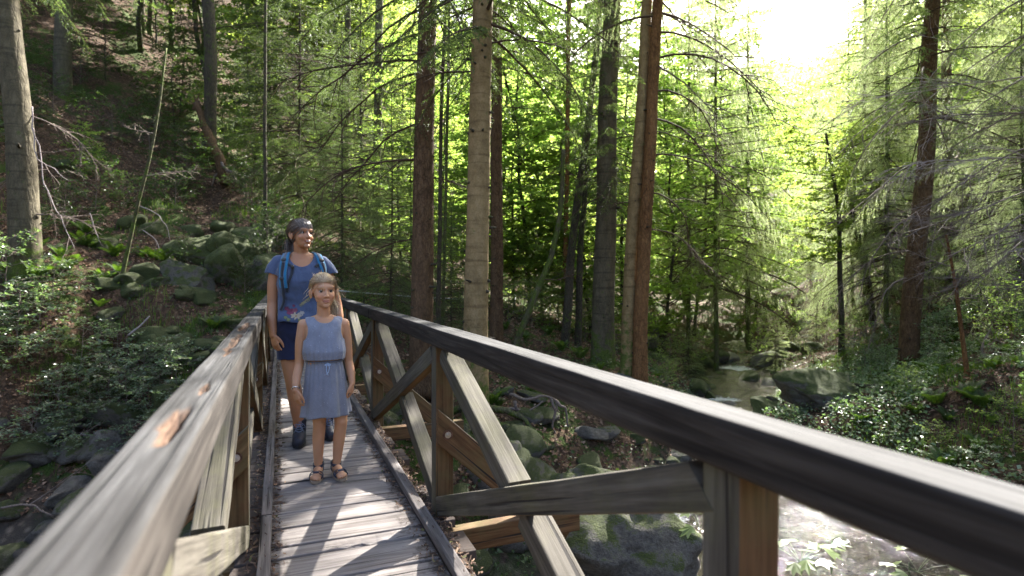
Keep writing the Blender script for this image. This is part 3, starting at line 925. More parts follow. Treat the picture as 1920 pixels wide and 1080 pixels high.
def dead_branch(r_, p0, d0, L, rad=.012, gens=3, wander=.25, grav=.12, nsub=9, seg=5):
    """bare branching twig as arrays in a MB"""
    mb = MB()
    def rec(p, d, L, rad, g):
        P = bezier_path(p, d, L, 9 if g == gens else 6, r_, wander, grav)
        add_tube(mb, P, np.linspace(rad, max(.0012, rad * .3), len(P)), seg if g == gens else 3, caps=False)
        if g > 1:
            m = nsub if g == gens else max(3, nsub // 2)
            for k in range(m):
                t = .15 + .83 * (k + r_.random()) / m
                q, dd = at_path(P, min(t, .999))
                side = np.cross(dd, r_.normal(0, 1, 3) * np.array([.4, .4, 1])); side /= np.linalg.norm(side) + 1e-9
                rec(q, dd * .8 + side * r_.uniform(.5, 1.0), L * (.48 - .22 * t) * r_.uniform(.6, 1.2), rad * .45, g - 1)
    rec(np.array(p0, float), np.array(d0, float), L, rad, gens)
    return mb

def trunk_mb(P, r0, r1, seed, flare=.35, seg=26, rough=.035, knots=0, step=.12, fl_h=.5):
    """trunk along path with bark relief, butt flare and branch knots"""
    P = np.asarray(P, float)
    L = np.linalg.norm(np.diff(P, axis=0), axis=1).sum()
    n = max(12, int(L / step))
    s = np.linspace(0, 1, n)
    PP = np.array([at_path(P, min(x, .9999))[0] for x in s])
    hz = s * L
    rad = (r0 + (r1 - r0) * s) * (1 + flare * np.exp(-hz / fl_h * 1.6))
    V, F, F3 = tube(PP, rad, seg, True)
    r_ = np.random.default_rng(seed)
    ang = np.tile(np.arange(seg) / seg * 2 * math.pi, n)
    cen = np.repeat(PP, seg, 0)
    k = 1 + fbm(np.stack([np.cos(ang) * 1.6, np.sin(ang) * 1.6, np.repeat(hz, seg) * 1.3], 1) + seed, 4, seed) * rough
    # root flare lobes
    lob = np.exp(-np.repeat(hz, seg) / fl_h * 2.0) * flare * .8
    k += lob * np.cos(ang * 5 + seed) * .5
    V[:n * seg] = cen + (V[:n * seg] - cen) * k[:, None]
    mb = MB(); mb.add(V, F)
    mb.F[3].append(F3); mb.M[3].append(np.zeros(len(F3), int))
    return mb, PP, rad, hz
# ------------------------------------------------------------------ tree prototypes (mesh data shared by the copies)
def crown_mesh(name, wb, V, F, mats):
    wb.add(V, F, 1)
    return wb.mesh(name, mats, False)

def bl_proto(seed, leafmat, barkmat, **k):
    tb, wb, V, F = broadleaf(seed, **k)
    return tb.mesh('trunk', [barkmat]), crown_mesh('crown', wb, V, F, [M_twig_dark, leafmat])
BL = [bl_proto(11, M_leaf, M_bark_dark, H=6.5, base=.9, spread=2.1, nb=50, sub=9, per=15, leaf=.12, trunk_r=.05),
      bl_proto(12, M_leaf2, M_bark_dark, H=8.5, base=1.6, spread=2.5, nb=52, sub=9, per=14, leaf=.15, trunk_r=.06),
      bl_proto(13, M_leaf, M_bark_moss, H=4.2, base=.5, spread=1.5, nb=40, sub=8, per=17, leaf=.105, trunk_r=.025),
      bl_proto(14, M_leaf2, M_bark_dark, H=11.5, base=4.2, spread=2.8, nb=60, sub=10, per=20, leaf=.15, trunk_r=.08, shape='top'),
      bl_proto(15, M_leaf_dark, M_bark_dark, H=5.0, base=.6, spread=1.9, nb=48, sub=9, per=22, leaf=.075, trunk_r=.04),
      bl_proto(16, M_leaf, M_bark_dark, H=11.5, base=1.0, spread=2.4, nb=72, sub=9, per=14, leaf=.15, trunk_r=.07)]
def sp_proto(seed, mat, **k):
    wb, V, F = spruce_crown(seed, **k)
    return crown_mesh('crown', wb, V, F, [M_twig_dark, mat])
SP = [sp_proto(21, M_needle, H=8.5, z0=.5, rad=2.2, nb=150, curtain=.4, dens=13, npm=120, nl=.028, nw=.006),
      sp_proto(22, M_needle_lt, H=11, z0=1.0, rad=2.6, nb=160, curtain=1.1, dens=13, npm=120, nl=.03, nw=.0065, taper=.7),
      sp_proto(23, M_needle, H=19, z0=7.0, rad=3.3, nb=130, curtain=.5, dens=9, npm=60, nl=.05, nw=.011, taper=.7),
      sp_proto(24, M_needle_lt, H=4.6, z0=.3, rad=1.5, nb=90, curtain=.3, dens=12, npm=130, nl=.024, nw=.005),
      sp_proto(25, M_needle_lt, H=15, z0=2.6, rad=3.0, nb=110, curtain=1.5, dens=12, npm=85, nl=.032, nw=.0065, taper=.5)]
_straight = {}
def pole_mesh(H, r, mat, key):
    if key not in _straight:
        P = np.stack([np.cumsum(rng.normal(0, .02, 9)), np.cumsum(rng.normal(0, .02, 9)), np.linspace(-.3, H, 9)], 1)
        mb, *_ = trunk_mb(P, r, r * .15, len(_straight), seg=12, step=.4)
        _straight[key] = mb.mesh('trunk', [mat])
    return _straight[key]
SPT = [pole_mesh(8.6, .05, M_bark_dark, 0), pole_mesh(11.2, .06, M_bark_moss, 1), None, pole_mesh(4.7, .045, M_bark_grey, 3), pole_mesh(15.5, .08, M_bark_moss, 4)]

def base_at(x, D):
    r = (x - 960) / FPX * D
    X, Y = w2(r, D)
    return Vector((X, Y, float(terrain([r], [D])[0]) - .05))

TREES = []
def tree(name, trunk_me, crown_me, loc, label, cat, group=None, s=1.0, rz=None, tilt=0.0, parts=()):
    t = empty(name, loc, rng.uniform(0, 6.28) if rz is None else rz)
    t.scale = (s, s, s)
    if tilt: t.rotation_euler[0] = tilt
    tag(t, label, cat, group)
    if trunk_me is not None: link('trunk', trunk_me, t)
    if crown_me is not None: link('crown', crown_me, t)
    TREES.append(t)
    return t

# ---- the trunks one can tell apart
def big_tree(name, label, pts, rpx, mat, H, seed, crown=None, cs=1.0, crot=0, knots=(), nknot=16, dead=(), flare=.35, cz=0, bend=None, branches_dark=True, seg=26):
    """pts: pixels (x, y, D) from base to the frame's top; continues straight up to height H"""
    b = px(*pts[0]); base = Vector((b.x, b.y, b.z))
    W = [px(*p) - base for p in pts]
    up = (W[-1] - W[-2]).normalized()
    last = W[-1]
    path = [np.array(W[0]) - np.array([0, 0, .35])] + [np.array(w) for w in W]
    zz = (H - last.z) if H > 0 else 0.0; H = max(H, last.z)
    if zz > 0:
        for k in (.25, .5, .75, 1): path.append(np.array(last) + np.array([up.x * zz * k * .8, up.y * zz * k * .8, zz * k]))
    P = np.array(path)
    # resample smoothly
    n = 24
    s = np.concatenate([[0], np.cumsum(np.linalg.norm(np.diff(P, axis=0), axis=1))]); q = np.linspace(0, s[-1], n)
    P = np.stack([np.interp(q, s, P[:, i]) for i in range(3)], 1)
    P[1:-1] = (P[:-2] + 2 * P[1:-1] + P[2:]) / 4
    P[:, :2] += np.stack([fbm(np.array([[0, 0, z * .45]]) + seed * 3.1 + k * 9, 2, 5) for k in (0, 1) for z in P[:, 2]], 0).reshape(2, -1).T * .035 * np.clip(P[:, 2:3], 0, 1)
    r0 = rpx[0] / FPX * pts[0][2] / 2
    r1 = rpx[1] / FPX * pts[-1][2] / 2
    Ht = last.z; k = (r0 - r1) / max(Ht, 1)
    rt = max(.02, r1 - k * zz) if zz > 0 else r1
    t = empty(name, base); tag(t, label, 'tree')
    mb, PP, rad, hz = trunk_mb(P, r0 * .96, rt, seed, flare=flare, seg=seg)
    tr = link('trunk', mb.mesh('trunk', [mat]), t)
    r_ = np.random.default_rng(seed + 500)
    # branch stubs
    kb = MB()
    for q_ in range(nknot):
        f = r_.uniform(.04, min(.9, (Ht + .5) / H)); p = at_path(PP, f)[0]; rr_ = np.interp(f * hz[-1], hz, rad)
        a = r_.uniform(0, 6.28); d = np.array([math.cos(a), math.sin(a), r_.uniform(-.25, .3)])
        l = r_.choice([.02, .03, .05, .12]); w_ = r_.uniform(.009, .02) * (r0 / .17)
        add_tube(kb, [p + d * rr_ * .9, p + d * (rr_ + l * .5), p + d * (rr_ + l)], [w_ * 1.5, w_, w_ * .6], 6)
    if nknot: tag(link('branch_stub', kb.mesh('branch_stub', [M_bark_dark]), t), kind='stuff')
    for (y, ang, L_, grav) in dead:
        zt = CAMZ - (y - 525) / FPX * pts[0][2] - base.z
        f = min(.97, max(.02, (zt + .35) / (H + .35))); p = at_path(PP, f)[0]
        # angle is measured in the picture plane: 0 = to the right of the photo, 180 = to the left
        a = R(ang) - TH
        d = np.array([math.cos(a), math.sin(a), .12 if grav > 0 else .25])
        db = dead_branch(r_, p, d, L_, rad=.008 + .006 * L_, gens=3, wander=.2, grav=abs(grav), nsub=11)
        link('dead_branch', db.mesh('dead_branch', [M_twig_dark if branches_dark else M_twig]), t)
    if crown is SP[4]: cz = 4.5
    if crown is not None:
        c = link('crown', crown, t); c.scale = (cs, cs, cs); c.rotation_euler[2] = crot; c.location = (P[-1][0] * .5, P[-1][1] * .5, cz)
    return t, P

T_leftbig, _ = big_tree('silver_fir', 'thick grey trunk at the far left edge, standing on the leafy bench above the stream', [(52, 530, 10.1), (40, 260, 10.1), (14, 0, 10.1)], (54, 38), M_bark_grey, 17, 31, SP[2], .9, 1.0, nknot=14, flare=.5,
    dead=((215, 10, 1.6, .9), (400, 350, 1.3, .5), (330, 170, .9, .3)), branches_dark=False)
big_tree('beech_tree', 'grey-green trunk rising from the dark slope right of the thick left edge tree', [(117, 195, 20), (120, 60, 20), (124, -60, 20)], (31, 26), M_bark_grey, 15, 32, SP[2], .8, 2.0, nknot=5, dead=((60, 0, 2.4, .3),))
big_tree('maple_tree', 'dark mossy trunk with a fork, halfway between the left trees and the woman\'s head', [(392, 260, 17), (398, 130, 17), (393, 60, 17), (384, -80, 17)], (23, 22), M_bark_dark, 14, 33, None, nknot=3, dead=((55, 20, 1.6, -.1), (60, 150, 1.2, -.1)))
big_tree('spruce_tree', 'red-brown spruce trunk with dead twigs, second foreground trunk behind the right railing from the left', [(790, 700, 8.7), (792, 420, 8.7), (797, 120, 8.7), (799, -60, 8.7)], (46, 34), M_bark_red, 18, 34, SP[2], .8, .3, nknot=40,
    dead=((60, 178, 2.6, .35), (115, 186, 2.3, .45), (135, 165, 2.4, .5), (225, 175, 2.0, .6), (300, 190, 2.2, .7), (20, 5, 1.5, .4), (450, 170, 1.2, .4), (330, 20, .9, .5)))
T_tan, PT = big_tree('fir_tree', 'tall tan trunk with dark branch scars and mossy spreading roots, nearest to the right railing', [(893, 800, 7.7), (893, 640, 7.7), (898, 300, 7.7), (906, 60, 7.7), (908, -60, 7.7)], (52, 38), M_bark_tan, 19, 35, SP[2], .75, 2.2, nknot=60,
    dead=((82, 3, 1.4, .5), (85, 175, 1.6, .25), (135, 185, 1.3, .4), (30, 20, .5, .2)), flare=.7)
big_tree('spruce_tree', 'slimmer reddish spruce trunk half hidden behind the tan trunk', [(930, 640, 11.6), (931, 300, 11.6), (934, -60, 11.6)], (27, 19), M_bark_red, 17, 36, SP[2], .8, 4.0, nknot=20, dead=((200, 10, 1.0, .5),))
big_tree('spruce_tree', 'straight grey-green trunk with spruce needles hanging over its top, right of the leaning mossy stems', [(1129, 690, 11.6), (1135, 420, 11.6), (1144, 120, 11.6), (1148, -60, 11.6)], (46, 32), M_bark_grey, 18, 37, SP[2], .5, 5.0, nknot=24, flare=.45,
    dead=((140, 175, 1.5, .4), (330, 185, 1.0, .5), (420, 10, 1.0, .4)))
big_tree('spruce_tree', 'tan-grey leaning trunk, left one of the close pair beyond the railing', [(1176, 700, 10.7), (1196, 300, 10.7), (1212, 30, 10.7), (1218, -60, 10.7)], (30, 19), M_bark_tan, 16, 38, None, nknot=24, dead=((380, 190, 1.0, .5), (240, 5, 1.3, .5)))
T_or, _ = big_tree('spruce_tree', 'orange-brown leaning trunk, right one of the close pair beyond the railing', [(1199, 708, 10.5), (1214, 360, 10.5), (1226, 100, 10.5), (1234, -60, 10.5)], (29, 19), M_bark_orange, 16, 39, SP[4], .82, 1.1, nknot=20,
    dead=((60, 2, 2.6, .55), (110, -12, 2.8, .7), (170, 8, 2.2, .8), (220, 0, 2.4, .9), (290, -10, 2.0, .9), (360, 5, 1.8, 1.0), (430, -8, 1.6, .9)))
T_mf, _ = big_tree('spruce_tree', 'dark spruce trunk with a mossy foot on the bank beyond the boulder at the right', [(1702, 700, 12.6), (1712, 540, 12.6), (1740, 250, 12.6), (1750, -60, 12.6)], (36, 24), M_bark_red, 16, 40, SP[2], .8, .8, nknot=24, flare=.6,
    dead=((330, 190, 2.4, .6), (400, 200, 2.6, .8), (250, 0, 2.0, .5), (470, 170, 2.2, .9), (420, 20, 2.0, .5), (520, 195, 2.2, 1.0), (180, 185, 2.6, .5)), branches_dark=False)
def stem(label, pts, rpx, mat, H, seed, name='slender_stem', **k):
    return big_tree(name, label, pts, rpx, mat, H, seed, nknot=k.pop('nknot', 4), flare=.2, seg=12, **k)
stem('dark mossy stem leaning right, longer of the two thin dark ones by the grey-green trunk', [(1057, 668, 12.8), (1068, 480, 12.8), (1098, 290, 12.8), (1112, 160, 12.8), (1122, 60, 12.8), (1128, -60, 12.8)], (18, 10), M_bark_dark, 9, 41, 'alder_tree')
stem('short dark stem that joins the leaning mossy stem halfway up', [(1083, 676, 13.0), (1087, 460, 13.0), (1096, 330, 13.0), (1102, 300, 12.9)], (15, 9), M_bark_dark, 0, 42, 'alder_tree')
stem('thin reddish stem standing upright in the bright leaves left of the leaning mossy stem', [(1059, 640, 15), (1062, 300, 15), (1070, -60, 15)], (9, 8), M_bark_orange, 9, 43)
stem('yellow-green mossy stem leaning steeply over the bank behind the tan trunk', [(962, 655, 11), (990, 590, 11), (1035, 480, 11), (1052, 400, 11), (1058, 280, 11)], (14, 7), M_bark_moss, 0, 44, 'leaning_sapling', dead=((520, 20, 1.1, .1),))
stem('black thin stem just right of the red-brown spruce trunk', [(822, 640, 9.6), (824, 420, 9.6), (828, 200, 9.6), (838, -60, 9.6)], (10, 5), M_bark_dark, 8, 45)
stem('mossy thin stem between the red-brown and the tan trunk', [(829, 650, 10.6), (832, 500, 10.6), (838, 300, 10.6), (842, -60, 10.6)], (7, 5), M_bark_moss, 8, 46)
stem('thin bent sapling leaning on the leaf litter slope at the left', [(228, 518, 11.0), (245, 440, 11.0), (270, 330, 11.0), (300, 180, 11.0), (312, 90, 11.2)], (8, 3), M_bark_moss, 0, 47, 'leaning_sapling', dead=((330, 15, .9, .1), (250, 170, .7, .1)), branches_dark=False)
stem('black forked trunk in front of the sunlit clearing upstream', [(1578, 652, 17), (1574, 500, 17), (1572, 400, 17), (1560, 320, 17), (1545, 250, 17)], (12, 4), M_bark_dark, 0, 48, 'alder_tree', crown=BL[3][1], cs=.6, dead=((420, 20, 2.0, -.2), (330, 160, 2.2, .1)))
stem('brown trunk leaning right just behind the black forked trunk', [(1640, 640, 19), (1628, 520, 19), (1600, 400, 19), (1590, 330, 19), (1600, 220, 19)], (13, 5), M_bark_dark, 0, 49, 'alder_tree', crown=BL[3][1], cs=.62, crot=2.0)
stem('thin orange-brown sapling on the right bank in front of the path', [(1816, 725, 9.2), (1805, 640, 9.2), (1790, 540, 9.2), (1772, 440, 9.2)], (10, 4), M_bark_orange, 0, 50, 'sapling', dead=((560, 20, .9, .1), (500, 160, .7, .1)), branches_dark=False)
stem('reddish trunk deep in the shade of the right bank', [(1782, 600, 17), (1780, 400, 17), (1778, 250, 17), (1776, -60, 17)], (20, 15), M_bark_red, 14, 51, 'spruce_tree')
stem('pale thin birch trunk high on the left slope', [(322, 110, 27), (320, 20, 27), (326, -60, 27)], (9, 8), M_bark_grey, 12, 52, 'birch_tree')
stem('pale trunk glimpsed through the boughs above the woman', [(707, 440, 19), (706, 250, 19), (712, 0, 19), (713, -60, 19)], (17, 14), M_bark_grey, 13, 53, 'spruce_tree', dead=((200, 180, 1.4, .3), (130, 10, 1.2, .3)))
stem('grey trunk high in the boughs left of the one above the woman', [(648, 300, 20), (650, 150, 20), (652, -60, 20)], (13, 10), M_bark_grey, 13, 54, 'spruce_tree')
stem('thin dark trunk on the slope between the bent sapling and the woman', [(497, 400, 14), (496, 240, 14), (498, 60, 14), (500, -60, 14)], (7, 5), M_bark_dark, 10, 55)
stem('slim twin trunk, left of two standing high on the left slope', [(265, 70, 26), (268, -60, 26)], (10, 8), M_bark_grey, 12, 56, 'beech_tree')
stem('slim twin trunk, right of two standing high on the left slope', [(281, 72, 26.5), (283, -60, 26.5)], (9, 8), M_bark_grey, 12, 57, 'beech_tree')
# ------------------------------------------------------------------ the woods round about
pr = np.random.default_rng(99)
def put(kind, i, x, D, s, label, group, name=None, dz=0.0, rz=None, cat='tree'):
    if kind == 'B': tm, cm = BL[i]
    else: tm, cm = SPT[i], SP[i]
    loc = base_at(x, D); loc.z += dz
    return tree(name or ('broadleaf_tree' if kind == 'B' else 'young_spruce'), tm, cm, loc, label, cat, group, s, rz)
G_mid = 'young broadleaf trees filling the wood beyond the far bank'
L_mid = 'leafy young broadleaf tree in the sunlit thicket behind the tall trunks'
for x, D, s, i in ((850, 17.5, .72, 5), (925, 17.2, 1.0, 5), (990, 16.5, .95, 5), (1050, 17.5, 1.05, 5), (1105, 16.8, .95, 5), (1170, 18, 1.0, 5), (760, 17.5, .65, 5), (1240, 18.5, .9, 5),
                   (985, 14.8, .6, 2), (1045, 15.2, .7, 2), (870, 14.6, .65, 2), (940, 15.0, .55, 2), (1120, 15, .55, 2), (1015, 15.6, .95, 2), (1085, 16, .9, 0), (905, 15.5, .8, 0), (1165, 16, .8, 2), (820, 15.4, .7, 2), (960, 15.8, .9, 0), (1030, 14.2, .35, 2),
                   (1010, 27, .9, 1), (1250, 26, .9, 1), (1130, 27, .9, 1), (860, 28, 1.0, 1), (940, 30, 1.0, 1), (1190, 31, .9, 1), (1070, 32, 1.0, 1), (780, 27, 1.1, 1), (700, 30, 1.3, 1), (1290, 29, .9, 1), (1000, 38, 1.2, 1), (1100, 40, 1.2, 1), (900, 39, 1.2, 1), (1220, 38, 1.1, 1)):
    put('B', i, x + pr.uniform(-12, 12), D, s, L_mid, G_mid)
# left slope: darker mixed wood high on the hill
G_l = 'shrubby trees on the steep slope at the left'; L_l = 'dark leafy tree among others high on the steep left slope'
for x, D, s, i in ((210, 22, .8, 4), (330, 21, .8, 4), (60, 25, .9, 4), (430, 22, .75, 4), (150, 30, 1.3, 3), (260, 29, 1.2, 4), (380, 28, 1.2, 3), (480, 24, .9, 0), (520, 28, 1.2, 3), (-10, 27, 1.1, 3), (600, 27, 1.0, 0), (650, 31, 1.4, 3), (560, 36, 1.6, 3), (450, 36, 1.6, 3), (300, 38, 1.6, 3), (100, 38, 1.6, 3), (200, 44, 1.9, 3), (330, 23.5, 1.0, 4), (395, 25, 1.1, 4), (290, 26, 1.2, 4), (240, 33, 1.5, 3), (360, 32, 1.5, 3), (-60, 20, .9, 4), (20, 15.5, .5, 4), (400, 44, 1.9, 3)):
    put('B', i, x + pr.uniform(-10, 10), D, s, L_l, G_l)
for x, D, s, i, l in ((455, 18.5, .62, 2, 'low maple with bright leaf sprays around the dark forked trunk'), (470, 20, .8, 1, 'tall maple with bright sprays high between the dark forked trunk and the spruce boughs'),
                      (350, 16, .45, 4, 'small dark bush at the upper rim of the leaf litter slope'), (160, 14.5, .36, 2, 'small pale bush beside the grey-green trunk\'s foot')):
    put('B', i, x, D, s, l, None)
G_t = 'tall beeches rising behind the boughs'; L_t = 'tall beech whose crown closes the wood above the slope left of the tall trunks'
for x, D, s in ((480, 21, 1.45), (590, 23, 1.6), (680, 25, 1.5), (380, 23, 1.5), (270, 25, 1.4), (540, 28, 1.8), (160, 25, 1.3)):
    put('B', 3, x, D, s, L_t, G_t)
# spruces whose boughs hang over the far end of the bridge
for x, D, s, i, l in ((640, 13.6, .72, 0, 'bushy dark spruce behind the woman, boughs sweeping down to the railing'), (560, 16.5, 1.1, 0, 'tall bushy spruce on the slope left above the woman\'s head'),
                      (735, 11.8, .60, 0, 'low spruce in front of the red-brown trunk, boughs just over the railing'), (845, 10.2, .36, 0, 'small spruce between the red-brown and the tan trunk'),
                      (680, 20, 1.3, 0, 'large dim spruce in the background between the woman and the red-brown trunk'), (600, 22, 1.5, 0, 'large dim spruce high on the slope above the woman'), (770, 17, .8, 0, 'middle-sized spruce seen just left of the red-brown trunk'),
                      (500, 19.5, 1.0, 0, 'slim dark spruce on the slope, right of the dark forked trunk')):
    put('S', i, x, D, s, l, None, 'spruce_tree')
# light hanging spruces right of the pair of leaning trunks and along the stream
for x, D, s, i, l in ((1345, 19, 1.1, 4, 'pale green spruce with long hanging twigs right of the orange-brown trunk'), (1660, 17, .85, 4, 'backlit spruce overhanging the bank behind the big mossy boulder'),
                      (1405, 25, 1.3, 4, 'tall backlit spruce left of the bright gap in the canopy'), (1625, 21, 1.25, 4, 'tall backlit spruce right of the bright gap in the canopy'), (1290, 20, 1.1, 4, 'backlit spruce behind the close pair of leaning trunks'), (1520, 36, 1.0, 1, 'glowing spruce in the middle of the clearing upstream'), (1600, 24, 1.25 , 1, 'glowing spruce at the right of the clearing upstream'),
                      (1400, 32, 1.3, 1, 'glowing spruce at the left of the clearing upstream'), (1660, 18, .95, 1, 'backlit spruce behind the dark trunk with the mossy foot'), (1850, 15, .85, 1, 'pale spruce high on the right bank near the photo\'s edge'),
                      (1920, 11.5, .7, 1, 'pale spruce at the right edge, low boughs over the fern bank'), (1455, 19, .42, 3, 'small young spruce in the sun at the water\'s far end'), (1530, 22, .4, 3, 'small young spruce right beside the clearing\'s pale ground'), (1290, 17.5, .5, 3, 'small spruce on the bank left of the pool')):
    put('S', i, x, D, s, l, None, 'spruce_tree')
G_r = 'broadleaf trees along the stream valley at the right'; L_r = 'sunlit broadleaf tree in the valley upstream, right half of the picture'
for x, D, s, i in ((1300, 24, 1.1, 5), (1285, 30, 1.6, 5), (1350, 31, 1.6, 5), (1425, 29, 1.1, 5), (1430, 34, .9, 1), (1545, 40, .9, 1), (1640, 30, 1.1, 5), (1400, 27, .7, 0), (1560, 30, .6, 0), (1700, 26, 1.1, 1), (1770, 23, 1.0, 0), (1860, 20, .9, 0), (1940, 18, .9, 1), (1480, 48, .9, 1), (1380, 46, 1.2, 1), (1580, 50, 1.2, 1), (1680, 42, 1.7, 3), (1780, 36, 1.6, 3), (1880, 30, 1.4, 3), (1650, 22, .5, 2), (1560, 26, .5, 2), (1490, 30, .6, 2), (1830, 27, 1.2, 1), (1960, 26, 1.2, 3), (1740, 50, 2.2, 3), (1530, 62, 2.0, 0), (1450, 64, 2.0, 0), (1620, 64, 2.2, 1)):
    put('B', i, x + pr.uniform(-10, 10), D, s, L_r, G_r)
# off the frame's edges, where the canopy shades the slopes
G_o = 'tall trees of the surrounding forest'; L_o = 'tall forest tree outside the main view, shading the slope'
for r, d, s in ((-15, 11, .9), (-20, 17, 1.0), (-13.5, 9, .8), (-22, 21, 1.0), (12.5, 11, .8), (15, 14, .9), (9.5, 8, .75), (20, 19, 1.0), (17, 15, .8), (-11.2, 8.8, 1.1), (-15, 5, 1.1)):
    X, Y = w2(r, d)
    tree('forest_tree', pole_mesh(19, .2, M_bark_grey, 9), SP[2], (X, Y, terrain([r], [d])[0] - .1), L_o, 'tree', G_o, s)

# ---- wooded hillsides far behind
def far_wood():
    n = 15000
    r = pr.uniform(-95, 110, n); d = pr.uniform(44, 165, n)
    keep = (np.abs(r - .5 * d) > 3 + .05 * d) | (d > 95)
    r, d = r[keep], d[keep]; z = terrain(r, d, False)
    n = len(r)
    k = 9
    R_ = np.repeat(r, k) + pr.normal(0, 1.2, n * k); D_ = np.repeat(d, k) + pr.normal(0, 1.2, n * k)
    h = pr.beta(1.6, 1.3, n * k) * 11
    Z = np.repeat(z, k) + h
    X, Y = w2(R_, D_)
    P = np.stack([X, Y, Z], 1)
    V, F = leaves(P, pr.normal(0, 1, P.shape), .85, pr, flat=.9, droop=.2)
    return V, F
V, F = far_wood()
fw = link('distant_forest', mesh_np('distant_forest', V, F, leaf_mat('distant_leaves', (0.07, 0.10, 0.04), (0.13, 0.16, 0.06), 0.6, tc=(3.4, 3.4, 2.2)), False))
tag(fw, kind='stuff')

# ------------------------------------------------------------------ rocks
def rock_mat():
    t = NT('mossy_rock')
    v = t.coord('Object', rnd=True)
    n = t.noise(v, 3.5, 7, 0.62); f = t.noise(v, 26, 5, 0.65); ff = t.noise(v, 90, 3, 0.6)
    c = t.ramp(t.math('ADD', t.math('MULTIPLY', n, .55), t.math('MULTIPLY', f, .45)), [(0.34, (0.05, 0.043, 0.036)), (0.5, (0.14, 0.125, 0.105)), (0.68, (0.28, 0.255, 0.22))])
    up = t.upness()
    oi = t.n('ObjectInfo'); rr_ = t.math('MULTIPLY', t.math('SUBTRACT', oi.outputs['Random'], .5), .35)
    at = t.n('Attribute', attribute_name='moss', attribute_type='OBJECT')
    k = t.math('ADD', t.math('ADD', t.math('MULTIPLY', up, .26), t.math('MULTIPLY', n, .9)), t.math('ADD', t.math('MULTIPLY', f, .25), t.math('ADD', rr_, at.outputs['Fac'])))
    mc = t.ramp(t.math('ADD', t.math('MULTIPLY', ff, .6), t.math('MULTIPLY', f, .4)), [(0.32, (0.02, 0.024, 0.008)), (0.5, (0.05, 0.066, 0.012)), (0.68, (0.12, 0.14, 0.025))])
    c = t.mix(t.ramp(t.math('ADD', k, t.math('MULTIPLY', t.math('SUBTRACT', ff, .5), .35)), [(0.68, 0.0), (0.76, 1.0)]), c, mc)
    pos = t.n('NewGeometry'); s = t.n('SeparateXYZ'); t.l(pos.outputs['Position'], s.inputs[0])
    mr = t.n('MapRange'); mr.inputs['From Min'].default_value = -2.15; mr.inputs['From Max'].default_value = -1.85; mr.inputs['To Min'].default_value = .35; t.l(s.outputs[2], mr.inputs[0])
    c = t.mix(1.0, c, mr.outputs[0], 'MULTIPLY')
    t.col(c); t.set(Roughness=t.ramp(mr.outputs[0], [(0.35, 0.25), (1.0, 0.85)]))
    t.bump(t.math('ADD', n, t.math('ADD', t.math('MULTIPLY', f, .6), t.math('MULTIPLY', ff, .45))), 1.0, 0.05)
    return t.m
M_rock = rock_mat()
def rock_mesh(seed, sub=4, cuts=15, rough=.13):
    bm = bmesh.new(); bmesh.ops.create_icosphere(bm, subdivisions=sub, radius=1)
    V = np.array([v.co[:] for v in bm.verts]); F = np.array([[v.index for v in f.verts] for f in bm.faces]); bm.free()
    r_ = np.random.default_rng(seed)
    for _ in range(cuts):       # broken planes
        n = r_.normal(0, 1, 3); n /= np.linalg.norm(n); d = r_.uniform(.5, .88)
        s = V @ n; m = s > d
        V[m] -= n[None] * ((s[m] - d) * .88)[:, None]
    V *= (1 + fbm(V * 1.3 + seed, 5, seed) * rough)[:, None]
    V *= (1 + fbm(V * 4.5 + seed, 4, seed) * .035)[:, None]
    return mesh_np('rock', V, F, M_rock, True)
ROCK = [rock_mesh(s, 3) for s in range(60, 66)]
ROCKH = [rock_mesh(s, 5, 10, .2) for s in (71, 72, 73)]
def rock(x, y, D, rad, label, group=None, flat=.6, hi=None, rz=None, moss=0.0, z=None, name='boulder', sink=.35):
    me = ROCK[pr.integers(0, 6)] if hi is None else ROCKH[hi]
    p = px(x, y, D)
    if z is None: p.z = ground_at(p.x, p.y) + rad * flat * sink
    o = link(name, me, None, p)
    k = pr.uniform(.8, 1.2)
    o.scale = (rad * k, rad / k, rad * flat); o.rotation_euler = (pr.uniform(-.2, .2), pr.uniform(-.2, .2), pr.uniform(0, 6.28) if rz is None else rz)
    o['moss'] = float(moss)
    tag(o, label, 'rock' if rad < .4 else 'boulder', group)
    return o
rock(1120, 990, 6.5, .98, 'large sunlit grey boulder with moss along its right edge, under the right railing', flat=.92, hi=0, rz=.6, moss=-.03, z=1)
bpy.data.objects[-1] if False else None
rock(935, 905, 6.9, .62, 'moss-topped grey boulder just behind the outrigger strut', flat=.8, hi=1, rz=2.0, moss=.02, z=1)
rock(1545, 745, 10.8, .92, 'big dark boulder with a bright mossy top at the stream\'s right bank', flat=.55, hi=2, rz=1.2, moss=-.02)
rock(1462, 765, 10.2, .55, 'low moss-covered boulder left of the big dark one on the right bank', flat=.6, hi=1, rz=.2, moss=.3)
rock(1345, 697, 17.5, .34, 'small rounded mossy rock in the middle of the pool', flat=.7, moss=.3)
rock(1490, 965, 8.1, .55, 'flat mossy stone slab lying in the glittering stream', flat=.25, hi=1, rz=.4, moss=.12)
rock(1565, 1045, 6.9, .34, 'pale green stone in the glittering stream near the maple leaves', flat=.6, moss=.05)
rock(1625, 1075, 6.6, .30, 'dark brown stone at the bottom edge, right of the pale green one', flat=.6, moss=-.3)
G_s = 'stones in the stream bed upstream of the bridge'; L_s = 'wet or mossy stone among many in the stream beyond the right railing'
for k in range(46):
    D = pr.uniform(11.5, 22); c = np.interp(D, [11.5, 15, 18, 22], [4.6, 5.5, 6.9, 9.0]); r = c + pr.normal(0, 1.5)
    rock(960 + FPX * r / D, 0, D, pr.uniform(.12, .42) * (D / 15), L_s, G_s, flat=pr.uniform(.5, .8), moss=pr.uniform(-.15, .3))
